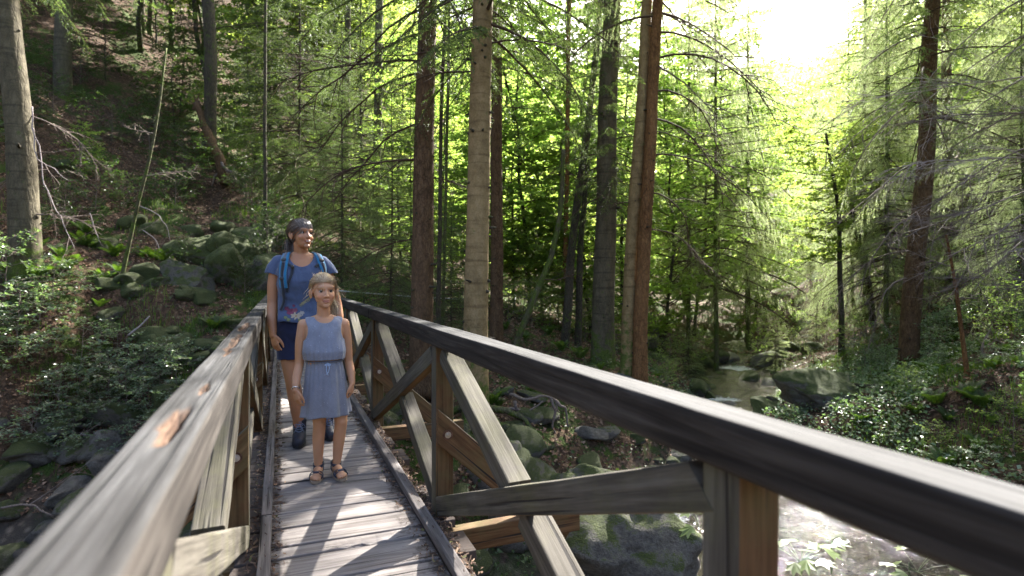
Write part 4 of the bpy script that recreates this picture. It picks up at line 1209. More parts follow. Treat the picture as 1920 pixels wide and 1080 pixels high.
for k in range(14):
    D = pr.uniform(6.2, 10.5); c = np.interp(D, [6, 8, 10.5], [2.6, 3.6, 4.5]); r = c + pr.choice([-1, 1]) * pr.uniform(.5, 1.5)
    rock(960 + FPX * r / D, 0, D, pr.uniform(.08, .22), L_s, G_s, flat=pr.uniform(.5, .7), moss=pr.uniform(-.25, .2))
G_b = 'stones in the stream bed left of the bridge'; L_b = 'dark wet stone among many in the stream bed left of the bridge'
for k in range(64):
    x = pr.uniform(-60, 420); D = pr.uniform(6.0, 8.6)
    rock(x, 0, D, pr.uniform(.10, .34), L_b, G_b, flat=pr.uniform(.5, .9), moss=pr.uniform(-.3, .1))
for x, y, D, rad, m, l in ((225, 790, 8.7, .42, .35, 'yellow-green mossy boulder glowing below the pale shrubs at the left'), (320, 785, 8.8, .34, .3, 'mossy boulder right of the glowing one below the pale shrubs'),
                     (120, 800, 8.5, .40, .12, 'mossy boulder left of the glowing one below the pale shrubs'), (345, 870, 7.9, .42, .0, 'dark mossy boulder in the left stream bed nearest the railing'), (60, 860, 8.0, .36, .1, 'mossy dark stone at the left edge above the wet stones'),
                     (265, 850, 8.2, .22, -.3, 'bare angular grey stone in the left stream bed'), (240, 740, 9.1, .3, .3, 'small mossy hump among the pale shrub leaves')):
    rock(x, y, D, rad, l, None, flat=.62, moss=m)
G_m = 'mossy rock ledges of the left bank'; L_m = 'dark mossy rock of the steep bank beside the left railing'
for k in range(40):
    x = pr.uniform(200, 520); y = 560 + (x - 200) * .18 + pr.uniform(-60, 60); D = pr.uniform(9.3, 11.2)
    rock(x, 0, D, pr.uniform(.16, .42), L_m, G_m, flat=pr.uniform(.5, .8), moss=pr.uniform(.25, .45), sink=-.1)
for x, y, D, rad, l in ((430, 520, 12.0, .75, 'dark mossy rock face left of the woman, lowest block'), (395, 480, 12.8, .7, 'dark mossy rock face left of the woman, left block'), (455, 470, 13.0, .8, 'dark mossy rock face left of the woman, middle block'),
                        (500, 500, 12.6, .75, 'dark mossy rock face just behind the end of the left railing'), (480, 430, 14.2, .8, 'dark mossy rock face left of the woman, top block'), (350, 545, 11.2, .5, 'mossy ledge below the leaf-strewn bench at left')):
    rock(x, y, D, rad, l, None, flat=.9, moss=.22, sink=.1, hi=int(pr.integers(0, 3)))
G_o2 = 'mossy outcrops on the left slope'; L_o2 = 'mossy outcrop on the leaf-strewn slope at the left'
for x, D, rad in ((290, 13.5, .5), (330, 13.0, .42), (250, 13.6, .4), (120, 14.5, .4), (360, 14, .4), (420, 14.5, .45), (200, 12.6, .3), (450, 13.2, .4), (480, 12.6, .4), (160, 17, .4), (440, 12, .3), (400, 12.6, .3)):
    rock(x, 0, D, rad, L_o2, G_o2, flat=.6, moss=.45, sink=-.15)
G_c = 'moss cushions and stones on the far bank right of the bridge'; L_c = 'moss-covered stone on the bank between the roots and the stream'
for k in range(40):
    D = pr.uniform(6.6, 10.8); x = pr.uniform(930, 1290) + (D - 8) * 10
    rock(x, 0, D, pr.uniform(.10, .30), L_c, G_c, flat=pr.uniform(.45, .75), moss=pr.uniform(-.1, .3))
G_u = 'rocks under the far half of the bridge'; L_u = 'shadowed mossy rock below the deck edge of the bridge'
for k in range(22):
    D = pr.uniform(5.2, 8.5); x = pr.uniform(700, 1000)
    rock(x, 0, D, pr.uniform(.15, .4), L_u, G_u, flat=pr.uniform(.6, .9), moss=pr.uniform(-.1, .25))

# ------------------------------------------------------------------ roots, stump, logs
def root_path(pts, D):
    return [px(x, y, d) for (x, y), d in zip(pts, D)]
tb = T_tan.location
for pts, D, r0 in ((((893, 760), (915, 800), (940, 845), (965, 862), (985, 850)), (7.6, 7.4, 7.2, 7.1, 7.1), .085), (((900, 770), (935, 800), (975, 812), (1015, 845), (1040, 838)), (7.7, 7.6, 7.5, 7.4, 7.4), .07),
                   (((885, 770), (872, 810), (880, 850), (900, 885)), (7.5, 7.2, 7.0, 6.9), .075), (((905, 765), (950, 770), (985, 790), (1005, 812)), (7.9, 7.9, 7.9, 7.8), .05), (((880, 760), (850, 770), (820, 785), (800, 800)), (7.7, 7.8, 7.8, 7.8), .06)):
    P = []
    for q in root_path(pts, D):
        q.z = max(q.z, ground_at(q.x, q.y) - .02) if len(P) else q.z
        P.append(np.array(q - tb))
    n = 22; s = np.linspace(0, 1, n); PP = np.array([at_path(P, min(v, .999))[0] for v in s]); PP += fbm(PP * 6, 3, 3)[:, None] * .02
    PP[:, 2] += fbm(PP * 4, 2, 9) * .03
    mb = MB(); add_tube(mb, PP, r0 * (1.15 - s * .75), 10)
    link('root', mb.mesh('root', [M_bark_moss]), T_tan)
# bare roots of a washed out bank beside the tan trunk
rt = empty('bare_root_tangle', px(990, 790, 8.3)); tag(rt, 'tangle of bare brown roots in the eroded bank right of the tan trunk', 'roots')
for pts in (((955, 742), (985, 748), (1015, 742), (1042, 750), (1048, 775)), ((965, 752), (972, 772), (962, 792), (975, 812)), ((1030, 745), (1042, 770), (1035, 800), (1044, 822)), ((940, 770), (962, 764), (985, 775), (1000, 765), (1018, 752)), ((1040, 750), (1060, 765), (1066, 800))):
    P = np.array([np.array(px(x, y, 8.2) - rt.location) for x, y in pts]); n = 18; PP = np.array([at_path(P, min(v, .999))[0] for v in np.linspace(0, 1, n)]); PP += fbm(PP * 8, 2, 1)[:, None] * .02
    mb = MB(); add_tube(mb, PP, np.linspace(.028, .010, n), 7); link('root', mb.mesh('root', [M_twig]), rt)
# broken trunk on the slope with its splintered top
DB = on_ground(424, 336) - .9
bs = empty('broken_trunk', px(412, 300, DB)); tag(bs, 'broken reddish dead trunk stub sticking out of the left slope', 'dead trunk')
P = np.array([np.array(px(x, y, DB) - bs.location) for x, y in ((424, 345), (413, 304), (397, 268), (382, 232), (368, 192))]); n = 20
PP = np.array([at_path(P, min(v, .999))[0] for v in np.linspace(0, 1, n)]); mb = MB(); rad = np.linspace(.15, .075, n) * DB / 14.5; add_tube(mb, PP, rad, 14)
V = mb.V[0]; V += fbm(V * 5, 3, 3)[:, None] * .035; 
link('trunk', mb.mesh('trunk', [M_bark_red]), bs)
for dx, dy in ((-6, -18), (3, -12), (8, -22)):
    mb = MB(); e = PP[-1]; q = np.array(px(368 + dx, 192 + dy, DB) - bs.location); add_tube(mb, [e - (q - e) * .6 + rng.normal(0, .03, 3), e, q], [.045, .035, .004], 5); link('splinter', mb.mesh('splinter', [M_bark_red], False), bs)
for pts in (((415, 305), (432, 325), (448, 345), (468, 378)), ((418, 318), (402, 330), (398, 350)), ((425, 320), (452, 330), (462, 352))):
    P = np.array([np.array(px(x, y, (DB - .1)) - bs.location) for x, y in pts]); mb = MB(); PP = np.array([at_path(P, min(v, .999))[0] for v in np.linspace(0, 1, 14)]); PP += fbm(PP * 5, 2, 1)[:, None] * .03; add_tube(mb, PP, np.linspace(.05, .015, 14), 7); link('root', mb.mesh('root', [M_twig]), bs)
def log(pts, D, r0, r1, mat, label, name='fallen_branch', twigs=3, on=True, cat='fallen branch'):
    Q = [px(x, y, d) for (x, y), d in zip(pts, D)]
    if on:
        for q in Q: q.z = max(q.z, ground_at(q.x, q.y) + r0 * .6)
    t = empty(name, Q[0]); tag(t, label, cat)
    P = np.array([np.array(q - Q[0]) for q in Q]); n = 22
    PP = np.array([at_path(P, min(v, .999))[0] for v in np.linspace(0, 1, n)]); PP += fbm(PP * 3 + r0 * 99, 3, 1)[:, None] * .03
    mb = MB(); add_tube(mb, PP, np.linspace(r0, r1, n), 9); link('stem', mb.mesh('stem', [mat]), t)
    for k in range(twigs):
        q, dd = at_path(PP, .25 + .7 * (k + .5) / twigs)
        db = dead_branch(rng, q, dd + rng.normal(0, .7, 3) + np.array([0, 0, .2]), .5 + rng.random() * .5, rad=r1 * .8 + .003, gens=2, nsub=5)
        link('twig', db.mesh('twig', [M_twig]), t)
    return t
log(((1600, 722), (1660, 725), (1720, 712), (1790, 690), (1850, 668), (1935, 640)), (11, 10.6, 10.4, 10.2, 10, 9.8), .045, .03, M_bark_dark, 'long dark fallen trunk lying from the big mossy boulder up the right bank', 'fallen_tree', 6, True, 'fallen tree')
log(((236, 632), (262, 612), (284, 590)), (9.6, 9.7, 9.8), .018, .012, M_twig_pale, 'pale stick leaning on the mossy bank beside the left railing', twigs=0)
log(((30, 905), (110, 868), (200, 872)), (8.0, 8.1, 8.1), .022, .008, M_twig, 'brown branch with side twigs lying over the left stream stones', twigs=5)
log(((150, 815), (215, 845), (270, 880)), (8.3, 8.1, 7.9), .016, .006, M_twig_pale, 'pale thin branch slanting over the left stream stones', twigs=4)
log(((0, 955), (60, 948), (110, 965)), (7.2, 7.2, 7.2), .016, .008, M_twig, 'short stick at the left edge among dark stones', twigs=2)
log(((1440, 1000), (1480, 1008), (1545, 1004)), (7.4, 7.4, 7.4), .014, .006, M_bark_dark, 'dark twig caught on the slab in the glittering stream', twigs=2, on=False)
for pts, l, m in ((((60, 200), (80, 330), (118, 420), (140, 468)), 'bare curved branch hanging beside the thick left edge trunk', M_twig_pale), (((62, 240), (75, 300), (130, 340)), 'short bare branch beside the thick left edge trunk', M_twig_pale),
                  (((258, 385), (300, 405), (318, 430), (322, 450)), 'bare arching twig on the slope right of the bent sapling', M_twig_pale), (((168, 400), (186, 440), (190, 462)), 'upright bare twig left of the bent sapling', M_twig_pale),
                  (((268, 432), (292, 450), (310, 480), (313, 512)), 'bare drooping twig in front of the mossy outcrops', M_twig_pale), (((180, 480), (205, 478), (228, 492)), 'bare twig at the foot of the bent sapling', M_twig)):
    log(pts, [12.2 if pts[0][0] > 150 else 9.8] * len(pts), .012, .004, m, l, 'bare_branch', 3, False, 'branch')

# ------------------------------------------------------------------ shrubs, ferns, herbs
def shrub_proto(seed, mat, **k):
    tb_, wb, V, F = broadleaf(seed, **k)
    for kk in (3, 4):
        pass
    wb.add(np.concatenate(tb_.V), tb_.F[4][0]); wb.add(V, F, 1)
    return wb.mesh('shrub', [M_twig, mat], False)
SH = [shrub_proto(81, M_leaf_pale, H=1.0, base=.1, spread=.75, nb=20, sub=7, per=20, leaf=.062, trunk_r=.012, rise=.5),
      shrub_proto(82, M_leaf_pale, H=.8, base=.08, spread=.9, nb=18, sub=7, per=20, leaf=.066, trunk_r=.01, rise=.3),
      shrub_proto(83, M_leaf_dark, H=1.2, base=.1, spread=.8, nb=22, sub=7, per=18, leaf=.055, trunk_r=.012, rise=.6),
      shrub_proto(84, M_leaf, H=1.5, base=.15, spread=.8, nb=22, sub=7, per=18, leaf=.06, trunk_r=.012, rise=.6)]
def shrub(i, x, y, D, s, label, group=None, cat='shrub', name='shrub', dz=0.0):
    p = px(x, y, D)
    p.z = ground_at(p.x, p.y) - .03 + dz
    o = link(name, SH[i], None, p); o.scale = (s, s, s * pr.uniform(.85, 1.15)); o.rotation_euler = (0, 0, pr.uniform(0, 6.28)); tag(o, label, cat, group)
    return o
G = 'pale leafy shrubs above the left stream bed'; L = 'pale green leafy shrub between the left stream bed and the mossy bank'
for x, D, s in ((30, 8.7, .9), (75, 9.1, .9), (110, 8.6, .8), (150, 9.3, .9), (170, 8.7, .8), (205, 9.2, .85), (240, 8.8, .75), (270, 9.2, .8), (300, 8.7, .7), (330, 9.0, .65), (140, 8.2, .6), (60, 8.1, .7), (200, 8.2, .45), (260, 8.25, .45), (10, 9.4, 1.0), (-20, 8.4, .9), (310, 9.4, .7), (100, 9.6, .9), (220, 9.6, .75)):
    shrub(int(pr.integers(0, 2)), x, 0, D, s, L, G)
G = 'undergrowth bushes on the left slope'; L = 'small dark green bush on the shaded left slope'
for x, D, s in ((120, 12.5, .8), (180, 13.5, .9), (230, 14, .8), (330, 15, .9), (470, 15.5, 1.0), (520, 14, .9), (500, 13.2, .9), (520, 14.8, 1.1), (100, 17, 1.1), (60, 15, 1.1), (-10, 13, .9), (210, 18, 1.1), (280, 19, 1.2), (150, 21, 1.3), (350, 18, 1.1), (480, 17, 1.2), (350, 12.2, .6), (460, 11.6, .6), (300, 21, 1.3), (75, 12, .5)):
    shrub(2, x, 0, D, s, L, G)
G = 'leafy bushes on the right bank'; L = 'sunlit leafy bush on the right bank between the fallen trunk and the path'
for x, D, s in ((1620, 14, .8), (1660, 13.2, .7), (1690, 15, .9), (1745, 12.5, .8), (1775, 13.5, .9), (1820, 12, .8), (1865, 11, .8), (1900, 10, .7), (1760, 10.8, .5), (1840, 10, .5), (1890, 13, 1.0), (1740, 16, 1.1), (1600, 16, .8), (1800, 16, 1.1), (1915, 8.6, .6), (1875, 16, 1.2), (1650, 10.2, .35), (1700, 9.6, .35), (1670, 8.8, .3), (1760, 8.0, .35), (1740, 7.4, .35), (1790, 7.0, .35), (1850, 7.2, .4), (1905, 7.0, .5)):
    shrub(int(pr.choice([0, 1, 3, 3])), x, 0, D, s, L, G)
G = 'bushes among the trunks on the far bank'; L = 'low sunlit bush among the trunks beyond the right railing'
for x, D, s in ((1000, 13.5, .7), (1030, 15, .9), (1100, 14.5, .8), (1160, 15, .9), (1240, 14, .6), (1260, 16, .8), (980, 17, 1.0), (870, 14, .8), (950, 13, .7), (1250, 12.2, .4), (1080, 17, 1.0), (1200, 18, 1.1), (1310, 20, .9), (1420, 22, .8), (1550, 20, .8), (1480, 24, 1.1), (1440, 26, 1.2), (760, 13.5, .8), (700, 12.8, .7)):
    shrub(3, x, 0, D, s, L, G)

def fern_mesh(seed, nf=9, L=.55):
    r_ = np.random.default_rng(seed); mb = MB()
    for k in range(nf):
        a = k * 6.283 / nf + r_.normal(0, .2); l = L * r_.uniform(.75, 1.15)
        P = bezier_path((0, 0, 0), (math.cos(a), math.sin(a), 2.4), l, 14, r_, .03, 1.9 / L * .75)
        add_tube(mb, P, np.linspace(.003, .0008, 14), 3, caps=False)
        A, D_ = [], []
        T = np.gradient(P, axis=0); T /= np.linalg.norm(T, axis=1)[:, None]
        for q in range(30):
            t = .12 + .88 * q / 30; p, d = at_path(P, min(t, .999)); s = np.cross(d, [0, 0, 1]); s /= np.linalg.norm(s) + 1e-9
            w = .24 * l * math.sin(math.pi * (.12 + .86 * t)) ** .8
            for sg in (1, -1):
                e = p + (s * sg + d * .35) * w - np.array([0, 0, w * .25]); h = d * .0052 * l / .5
                n0 = mb.n
                mb.add([p - h, p + h, e * .45 + p * .55 + h * 1.2, e, e * .5 + p * .5 - h * 1.1], [[0, 4, 3], [0, 3, 2], [0, 2, 1]], 1)
    return mb.mesh('fern', [M_twig_dark, M_fern], False)
FERN = [fern_mesh(s) for s in (91, 92, 93)]
def fern(x, D, s, label, group, y=0):
    p = px(x, y, D); p.z = ground_at(p.x, p.y) - .02
    o = link('fern', FERN[int(pr.integers(0, 3))], None, p); o.scale = (s, s, s); o.rotation_euler = (pr.uniform(-.2, .2), pr.uniform(-.2, .2), pr.uniform(0, 6.28)); tag(o, label, 'fern', group)
for k in range(46):
    x = pr.uniform(1590, 1930); D = pr.uniform(7.2, 13.5)
    fern(x, D, pr.uniform(.4, .8), 'green fern on the damp right bank of the stream', 'ferns on the right bank')
for k in range(26):
    x = pr.uniform(0, 540); D = pr.uniform(9.6, 13)
    fern(x, D, pr.uniform(.5, 1.0), 'fern growing on the shaded left bank', 'ferns on the left bank')
for k in range(22):
    x = pr.uniform(920, 1300); D = pr.uniform(8.2, 14)
    fern(x, D, pr.uniform(.4, .8), 'small fern on the far bank beside the mossy stones', 'ferns on the far bank')

def scatter(n, rlo, rhi, dlo, dhi, cond, power=1.0):
    r = pr.uniform(rlo, rhi, n); d = dlo + (dhi - dlo) * pr.random(n) ** power
    keep = (np.abs(r) < d * 1.02 + 1.5)
    r, d = r[keep], d[keep]
    z = terrain(r, d)
    nn = fbm(np.stack([r, d, np.zeros(len(r))], 1) * .9, 3, 77)
    k = cond(r, d, z, nn)
    r, d, z = r[k], d[k], z[k]; X, Y = w2(r, d)
    # keep off the deck and out of the water
    k = ~((np.abs(X - .3) < .6) & (Y < 11.6) & (z > -.4))
    return np.stack([X, Y, z], 1)[k], r[k], d[k]
# herbs and clover as a mass of little leaves
P, r, d = scatter(110000, -16, 18, 5.5, 26, lambda r, d, z, n: (z > -1.95) & ((n > .05) | (pr.random(len(n)) < .12)) & ~((r < -2.5) & (z > 1.9) & (pr.random(len(n)) < .8)), 1.3)
h = np.abs(pr.normal(0, .07, len(P))) * (1 + .03 * d)
P[:, 2] += h + .01
V, F = leaves(P, pr.normal(0, 1, P.shape), .055, pr, flat=.5, wid=.7)
hb = link('ground_herbs', mesh_np('ground_herbs', V, F, M_leaf_dark, False)); tag(hb, kind='stuff')
P, r, d = scatter(60000, 3.5, 14, 6.5, 15, lambda r, d, z, n: (z > -1.9) & ((n > -.25) | (pr.random(len(n)) < .2)) & ~((r > 6.0) & (np.abs(r - .86 * d + .3) < .7)), 1.0)
P[:, 2] += np.abs(pr.normal(0, .10, len(P))) + .02
V, F = leaves(P, pr.normal(0, 1, P.shape), .065, pr, flat=.5, wid=.7)
tag(link('bank_herbs', mesh_np('bank_herbs', V, F, M_leaf_pale, False)), kind='stuff')
# fallen leaves
P, r, d = scatter(90000, -15, 16, 6, 24, lambda r, d, z, n: (z > -1.9) & ((n < .25)), 1.3)
P[:, 2] += np.abs(pr.normal(0, .012, len(P))) + .006
V, F = leaves(P, pr.normal(0, 1, P.shape), .06, pr, flat=.6, wid=.8, fold=.6)
t = NT('fallen_leaves'); g = t.n('NewGeometry')
t.col(t.ramp(g.outputs['Random Per Island'], [(0, (0.07, 0.035, 0.02)), (.4, (0.17, 0.09, 0.05)), (.75, (0.28, 0.16, 0.10)), (1, (0.40, 0.27, 0.18))])); t.set(Roughness=.7)
lf = link('leaf_litter', mesh_np('leaf_litter', V, F, t.m, False)); tag(lf, kind='stuff')
# grass
def grass(P, h, r_):
    n = len(P); a = r_.uniform(0, 6.28, n); dirv = np.stack([np.cos(a), np.sin(a), np.zeros(n)], 1)
    w = .0045; s = np.stack([-np.sin(a), np.cos(a), np.zeros(n)], 1) * w
    h = h * r_.uniform(.5, 1.3, n)[:, None]; b = r_.uniform(.15, .8, n)[:, None]
    m = P + dirv * h * b * .35 + np.array([0, 0, 1]) * h * .6; e = P + dirv * h * b + np.array([0, 0, 1]) * h * (1.05 - b * .6)
    V = np.stack([P - s, P + s, m + s * .8, m - s * .8, e], 1).reshape(-1, 3); i = np.arange(n)[:, None] * 5
    return V, i + np.array([0, 1, 2, 3]), i + np.array([3, 2, 4])
P, r, d = scatter(60000, -12, 12, 6.5, 17, lambda r, d, z, n: (z > -1.9) & (n > .22) & ((r > 4) | (r < -3.2)), 1.2)
V, F4, F3 = grass(P, .20, pr)
gs = link('grass', mesh_np('grass', V, [F4, F3], M_grass, False)); tag(gs, kind='stuff')

# ------------------------------------------------------------------ broad maple leaves low at the right, hanging spruce bough, bare sprays
def maple_leaf(r_):
    """lobed leaf outline as a fan, unit size, in XY with the stalk at the origin"""
    ang = [-150, -120, -95, -70, -52, -38, -18, 0, 18, 38, 52, 70, 95, 120, 150]
    rad = [.30, .42, .62, .40, .55, .86, .55, 1.0, .55, .86, .55, .40, .62, .42, .30]
    V = [(0, 0, 0)] + [(.22 + r * math.cos(R(a)) * .8, r * math.sin(R(a)) * .8, -.12 * r * r) for a, r in zip(ang, rad)]
    return np.array(V), np.array([[0, i, i + 1] for i in range(1, len(ang))])
MLV, MLF = maple_leaf(None)
def maple_sprig(x, y, D, n, spread, size, label, dirx=1):
    p0 = px(x, y, D); t = empty('maple_sprig', p0); tag(t, label, 'leaves', 'sycamore sprigs by the stream below the right railing')
    st = MB(); gp = Vector((p0.x, p0.y, ground_at(p0.x, p0.y)))
    add_tube(st, bezier_path(np.array(gp - p0), (0, 0, 1), (p0 - gp).length * 1.02, 8, rng, .05), np.linspace(.008, .003, 8), 6)
    for k in range(n):
        a = k * 2.4; q = Vector((math.cos(a) * spread * rng.uniform(.3, 1), math.sin(a) * spread * rng.uniform(.3, 1), rng.uniform(-.05, .06)))
        Rm = np.array(Matrix.Rotation(a + rng.uniform(-.5, .5), 3, 'Z') @ Matrix.Rotation(rng.uniform(-.1, .5), 3, 'Y') @ Matrix.Rotation(rng.uniform(-.4, .4), 3, 'X'))
        me = mesh_np('leaf', MLV * size * rng.uniform(.7, 1.2) @ Rm.T + np.array(q), MLF, M_maple_near, False)
        link('leaf', me, t)
        add_tube(st, [(0, 0, -.06), np.array(q) * .5 + np.array([0, 0, -.02]), q], .0018, 4, caps=False)
    link('stalk', st.mesh('stalk', [M_leaf_dark]), t)
M_maple_near = leaf_mat('sycamore_leaf', (0.09, 0.13, 0.045), (0.14, 0.18, 0.07), 0.45, rough=.35, tc=(2.2, 2.4, .9), spec=.5)
maple_sprig(1312, 975, 4.6, 6, .13, .15, 'pale sycamore leaves beside the near railing post, left side')
maple_sprig(1500, 1040, 4.6, 9, .24, .15, 'sycamore leaves over the glittering water right of the near railing post')
maple_sprig(1555, 1020, 4.9, 4, .12, .13, 'bright green sycamore leaves at the end of the sprig over the water')
maple_sprig(1720, 1060, 5.2, 9, .3, .14, 'sycamore leaves at the lower edge under the railing, right part')
maple_sprig(1840, 1075, 5.4, 9, .3, .13, 'sycamore leaves nearest to the lower right corner')

def bough(parent, p0, d0, L, seed, mat, label=None, droop=.5, curtain=1.0, dens=14, npm=260, nl=.017, nw=.0028):
    r_ = np.random.default_rng(seed); mp_, A, B = spruce_branch(p0, d0, L, r_, droop, curtain, dens)
    mb = MB(); add_tube(mb, mp_, np.linspace(.004 + .006 * L, .002, len(mp_)), 6, caps=False)
    A = np.array(A); B = np.array(B)
    for a, b in zip(A, B): add_tube(mb, [a, b], [.0018, .0012], 3, caps=False)
    V, F = needles(A, B, npm, nl, nw, r_); mb.add(V, F, 1)
    o = link('bough', mb.mesh('bough', [M_twig, mat], False), parent)
    if label: o['label'] = label
    return o
M_needle_near = leaf_mat('fresh_needles', (0.10, 0.15, 0.035), (0.19, 0.23, 0.06), 0.4, tc=(2.4, 2.4, .8))
for k, (x0, y0, D0, x1, y1, D1) in enumerate(((905, -330, 7.7, 1160, -60, 6.3), (905, -420, 7.7, 1210, -90, 6.0), (905, -260, 7.7, 1100, -70, 6.6))):
    a = px(x0, y0, D0); b = px(x1, y1, D1); v = b - a
    bough(T_tan, np.array(a - tb), np.array(v.normalized()) + np.array([0, 0, .45]), v.length * 1.12, 300 + k, M_needle_near, 'hanging fresh green bough' if k == 0 else None, droop=.42, curtain=2.6)
for k, (x0, y0, x1, y1, D1) in enumerate(((1232, -150, 1500, -60, 9.4), (1230, -60, 1440, 30, 10.6), (1232, -110, 1400, -40, 9.0), (1228, 20, 1420, 130, 11.2), (1226, 120, 1380, 260, 11.0), (1233, -180, 1560, -90, 10.4))):
    a = px(x0, y0, 10.5); b = px(x1, y1, D1); v = b - a
    bough(T_or, np.array(a - T_or.location), np.array(v.normalized()) + np.array([0, 0, .3]), v.length * 1.1, 400 + k, M_needle_lt, droop=.3, curtain=2.4, dens=13, npm=150, nl=.024, nw=.0042)
for k, (x0, y0, x1, y1, D1) in enumerate(((1752, -110, 1560, -50, 11.0), (1750, -60, 1600, 40, 11.5), (1745, 60, 1560, 150, 11.8), (1740, 180, 1540, 300, 12.0), (1735, 300, 1580, 400, 11.6))):
    a = px(x0, y0, 12.6); b = px(x1, y1, D1); v = b - a
    bough(T_mf, np.array(a - T_mf.location), np.array(v.normalized()) + np.array([0, 0, .3]), v.length * 1.1, 420 + k, M_needle_lt, droop=.35, curtain=1.6, dens=12, npm=140, nl=.026, nw=.0045)
# off-frame spruce at the right whose boughs and bare branches reach into the picture
T_r = empty('spruce_tree', base_at(2080, 8.6)); tag(T_r, 'spruce just outside the right edge whose bare branches reach into the picture', 'tree')
link('trunk', pole_mesh(17, .2, M_bark_red, 12), T_r); link('crown', SP[2], T_r)
T_s = tree('shade_sycamore', BL[3][0], BL[3][1], (*w2(8.5, 8.2), ground_at(*w2(8.5, 8.2))), 'added sycamore outside the right edge, its crown dappling the near railings', 'tree', None, 1.75, .7)  # tree added out of view so that its leaves dapple the railings
rb = np.random.default_rng(5)
for (y, L_, g, k) in ((60, 3.4, .30, 'l'), (110, 3.0, .35, 'b'), (170, 3.2, .4, 'b'), (215, 3.0, .25, 'd'), (255, 3.4, .3, 'd'), (300, 3.1, .35, 'd'), (345, 3.3, .30, 'd'), (390, 3.4, .35, 'd'), (430, 3.2, .4, 'd'), (470, 3.0, .4, 'd'), (510, 2.6, .45, 'd'), (20, 3.2, .3, 'b'), (-60, 3.4, .4, 'b'), (130, 3.6, .2, 'd'), (560, 1.8, .3, 'b'), (280, 2.2, .6, 'b'), (600, 1.9, .3, 'b')):
    zt = CAMZ - (y - 525) / FPX * 8.6 - T_r.location.z
    a = R(180 + rb.uniform(-35, 35)) - TH; d = np.array([math.cos(a), math.sin(a), rb.uniform(.0, .3)])
    if k == 'd':
        db = dead_branch(rb, (0, 0, zt), d, L_, rad=.017, gens=3, wander=.22, grav=g * .5, nsub=20)
        link('dead_branch', db.mesh('dead_branch', [M_twig_pale if rb.random() < .6 else M_twig]), T_r)
    else:
        bough(T_r, (0, 0, zt), d, L_, int(y) + 700, M_needle, droop=g, curtain=.7, dens=12, npm=130, nl=.022, nw=.004)

# ------------------------------------------------------------------ thin path railing beyond the bridge end
fe = empty('path_railing', px(640, 560, 12.5)); tag(fe, 'thin pale railing along the path beyond the far end of the bridge', 'railing')
pts = [px(x, y, D) for x, y, D in ((632, 545, 12.2), (682, 549, 12.6), (731, 553, 13.0), (790, 557, 13.4), (862, 561, 13.9))]
mb = MB(); add_tube(mb, [p - fe.location for p in pts], .014, 8); link('rail', mb.mesh('rail', [plain('pale_rail', (.45, .45, .42), .5)]), fe)
for p in pts[1:]:
    mb = MB(); b = p - fe.location; g_ = ground_at(p.x, p.y) - fe.location.z; add_tube(mb, [(b.x, b.y, min(g_ - .1, b.z - .6)), b], .022, 8); link('post', mb.mesh('post', [M_bark_dark]), fe)
# ------------------------------------------------------------------ people
def skin_mat(name, tint=(1, 1, 1)):
    t = NT(name)
    at = t.n('Attribute', attribute_name='Col')
    n = t.noise(t.coord('Object'), 40, 4, .6); n2 = t.noise(t.coord('Object'), 9, 3, .6)
    c = t.mix(1.0, at.outputs['Color'], t.ramp(n2, [(0.3, (.90, .86, .84)), (0.7, (1.06, 1.03, 1.02))]), 'MULTIPLY')
    t.col(c); t.set(Roughness=.48); t.b.inputs['Specular IOR Level'].default_value = .4
    t.b.inputs['Subsurface Weight'].default_value = .18; t.b.inputs['Subsurface Radius'].default_value = (.012, .005, .0025); t.b.inputs['Subsurface Scale'].default_value = 1.0
    t.bump(n, .12, .002)
    return t.m
def cloth_mat(name, c, dots=None, scale=60, rough=.85, weave=True, var=.12):
    t = NT(name)
    v = t.coord('Object'); n = t.noise(v, 14, 4, .6); w = t.noise(v, 420, 2, .5)
    base = t.mix(1.0, c, t.ramp(n, [(0.3, 1 - var), (0.7, 1 + var)]), 'MULTIPLY')
    base = t.mix(1.0, base, t.ramp(w, [(0.3, .82), (0.7, 1.15)]), 'MULTIPLY')
    if dots:
        vo = t.n('TexVoronoi'); vo.inputs['Scale'].default_value = scale; t.l(v, vo.inputs['Vector'])
        base = t.mix(t.ramp(vo.outputs['Distance'], [(0.0, .7), (0.07, .6), (0.10, 0.0)]), base, dots)
    at = None
    t.col(base); t.set(Roughness=rough); t.b.inputs['Specular IOR Level'].default_value = .2
    t.b.inputs['Sheen Weight'].default_value = .25
    t.bump(w, .25, .0008)
    return t
M_skin = skin_mat('skin')
M_navy = cloth_mat('navy_cotton', (0.012, 0.016, 0.045)).m
M_dress = cloth_mat('blue_grey_jersey', (0.20, 0.215, 0.268), dots=(0.5, 0.53, 0.62), scale=42).m
M_band = cloth_mat('waistband', (0.14, 0.155, 0.205)).m
M_cord = cloth_mat('cord', (0.35, 0.45, 0.62)).m
_ts = cloth_mat('blue_shirt', (0.06, 0.083, 0.15))
_at = _ts.n('Attribute', attribute_name='Col'); _al = _at.outputs['Alpha']
_src = _ts.b.inputs['Base Color'].links[0].from_socket
_ts.l(_ts.mix(_al, _src, _at.outputs['Color']), _ts.b.inputs['Base Color']); M_shirt = _ts.m
M_cyan = cloth_mat('cyan_strap', (0.02, 0.14, 0.27)).m
M_web = cloth_mat('dark_webbing', (0.022, 0.026, 0.035)).m
M_webg = cloth_mat('grey_strap_panel', (0.09, 0.105, 0.14)).m
M_buckle = plain('black_plastic', (0.012, 0.012, 0.014), .35)
M_eyew = plain('eye_white', (.40, .36, .34), .15, var=.02); M_iris = plain('brown_iris', (.022, .012, .007), .08, var=.1)
M_teeth = plain('teeth', (.72, .69, .62), .2, var=.02)
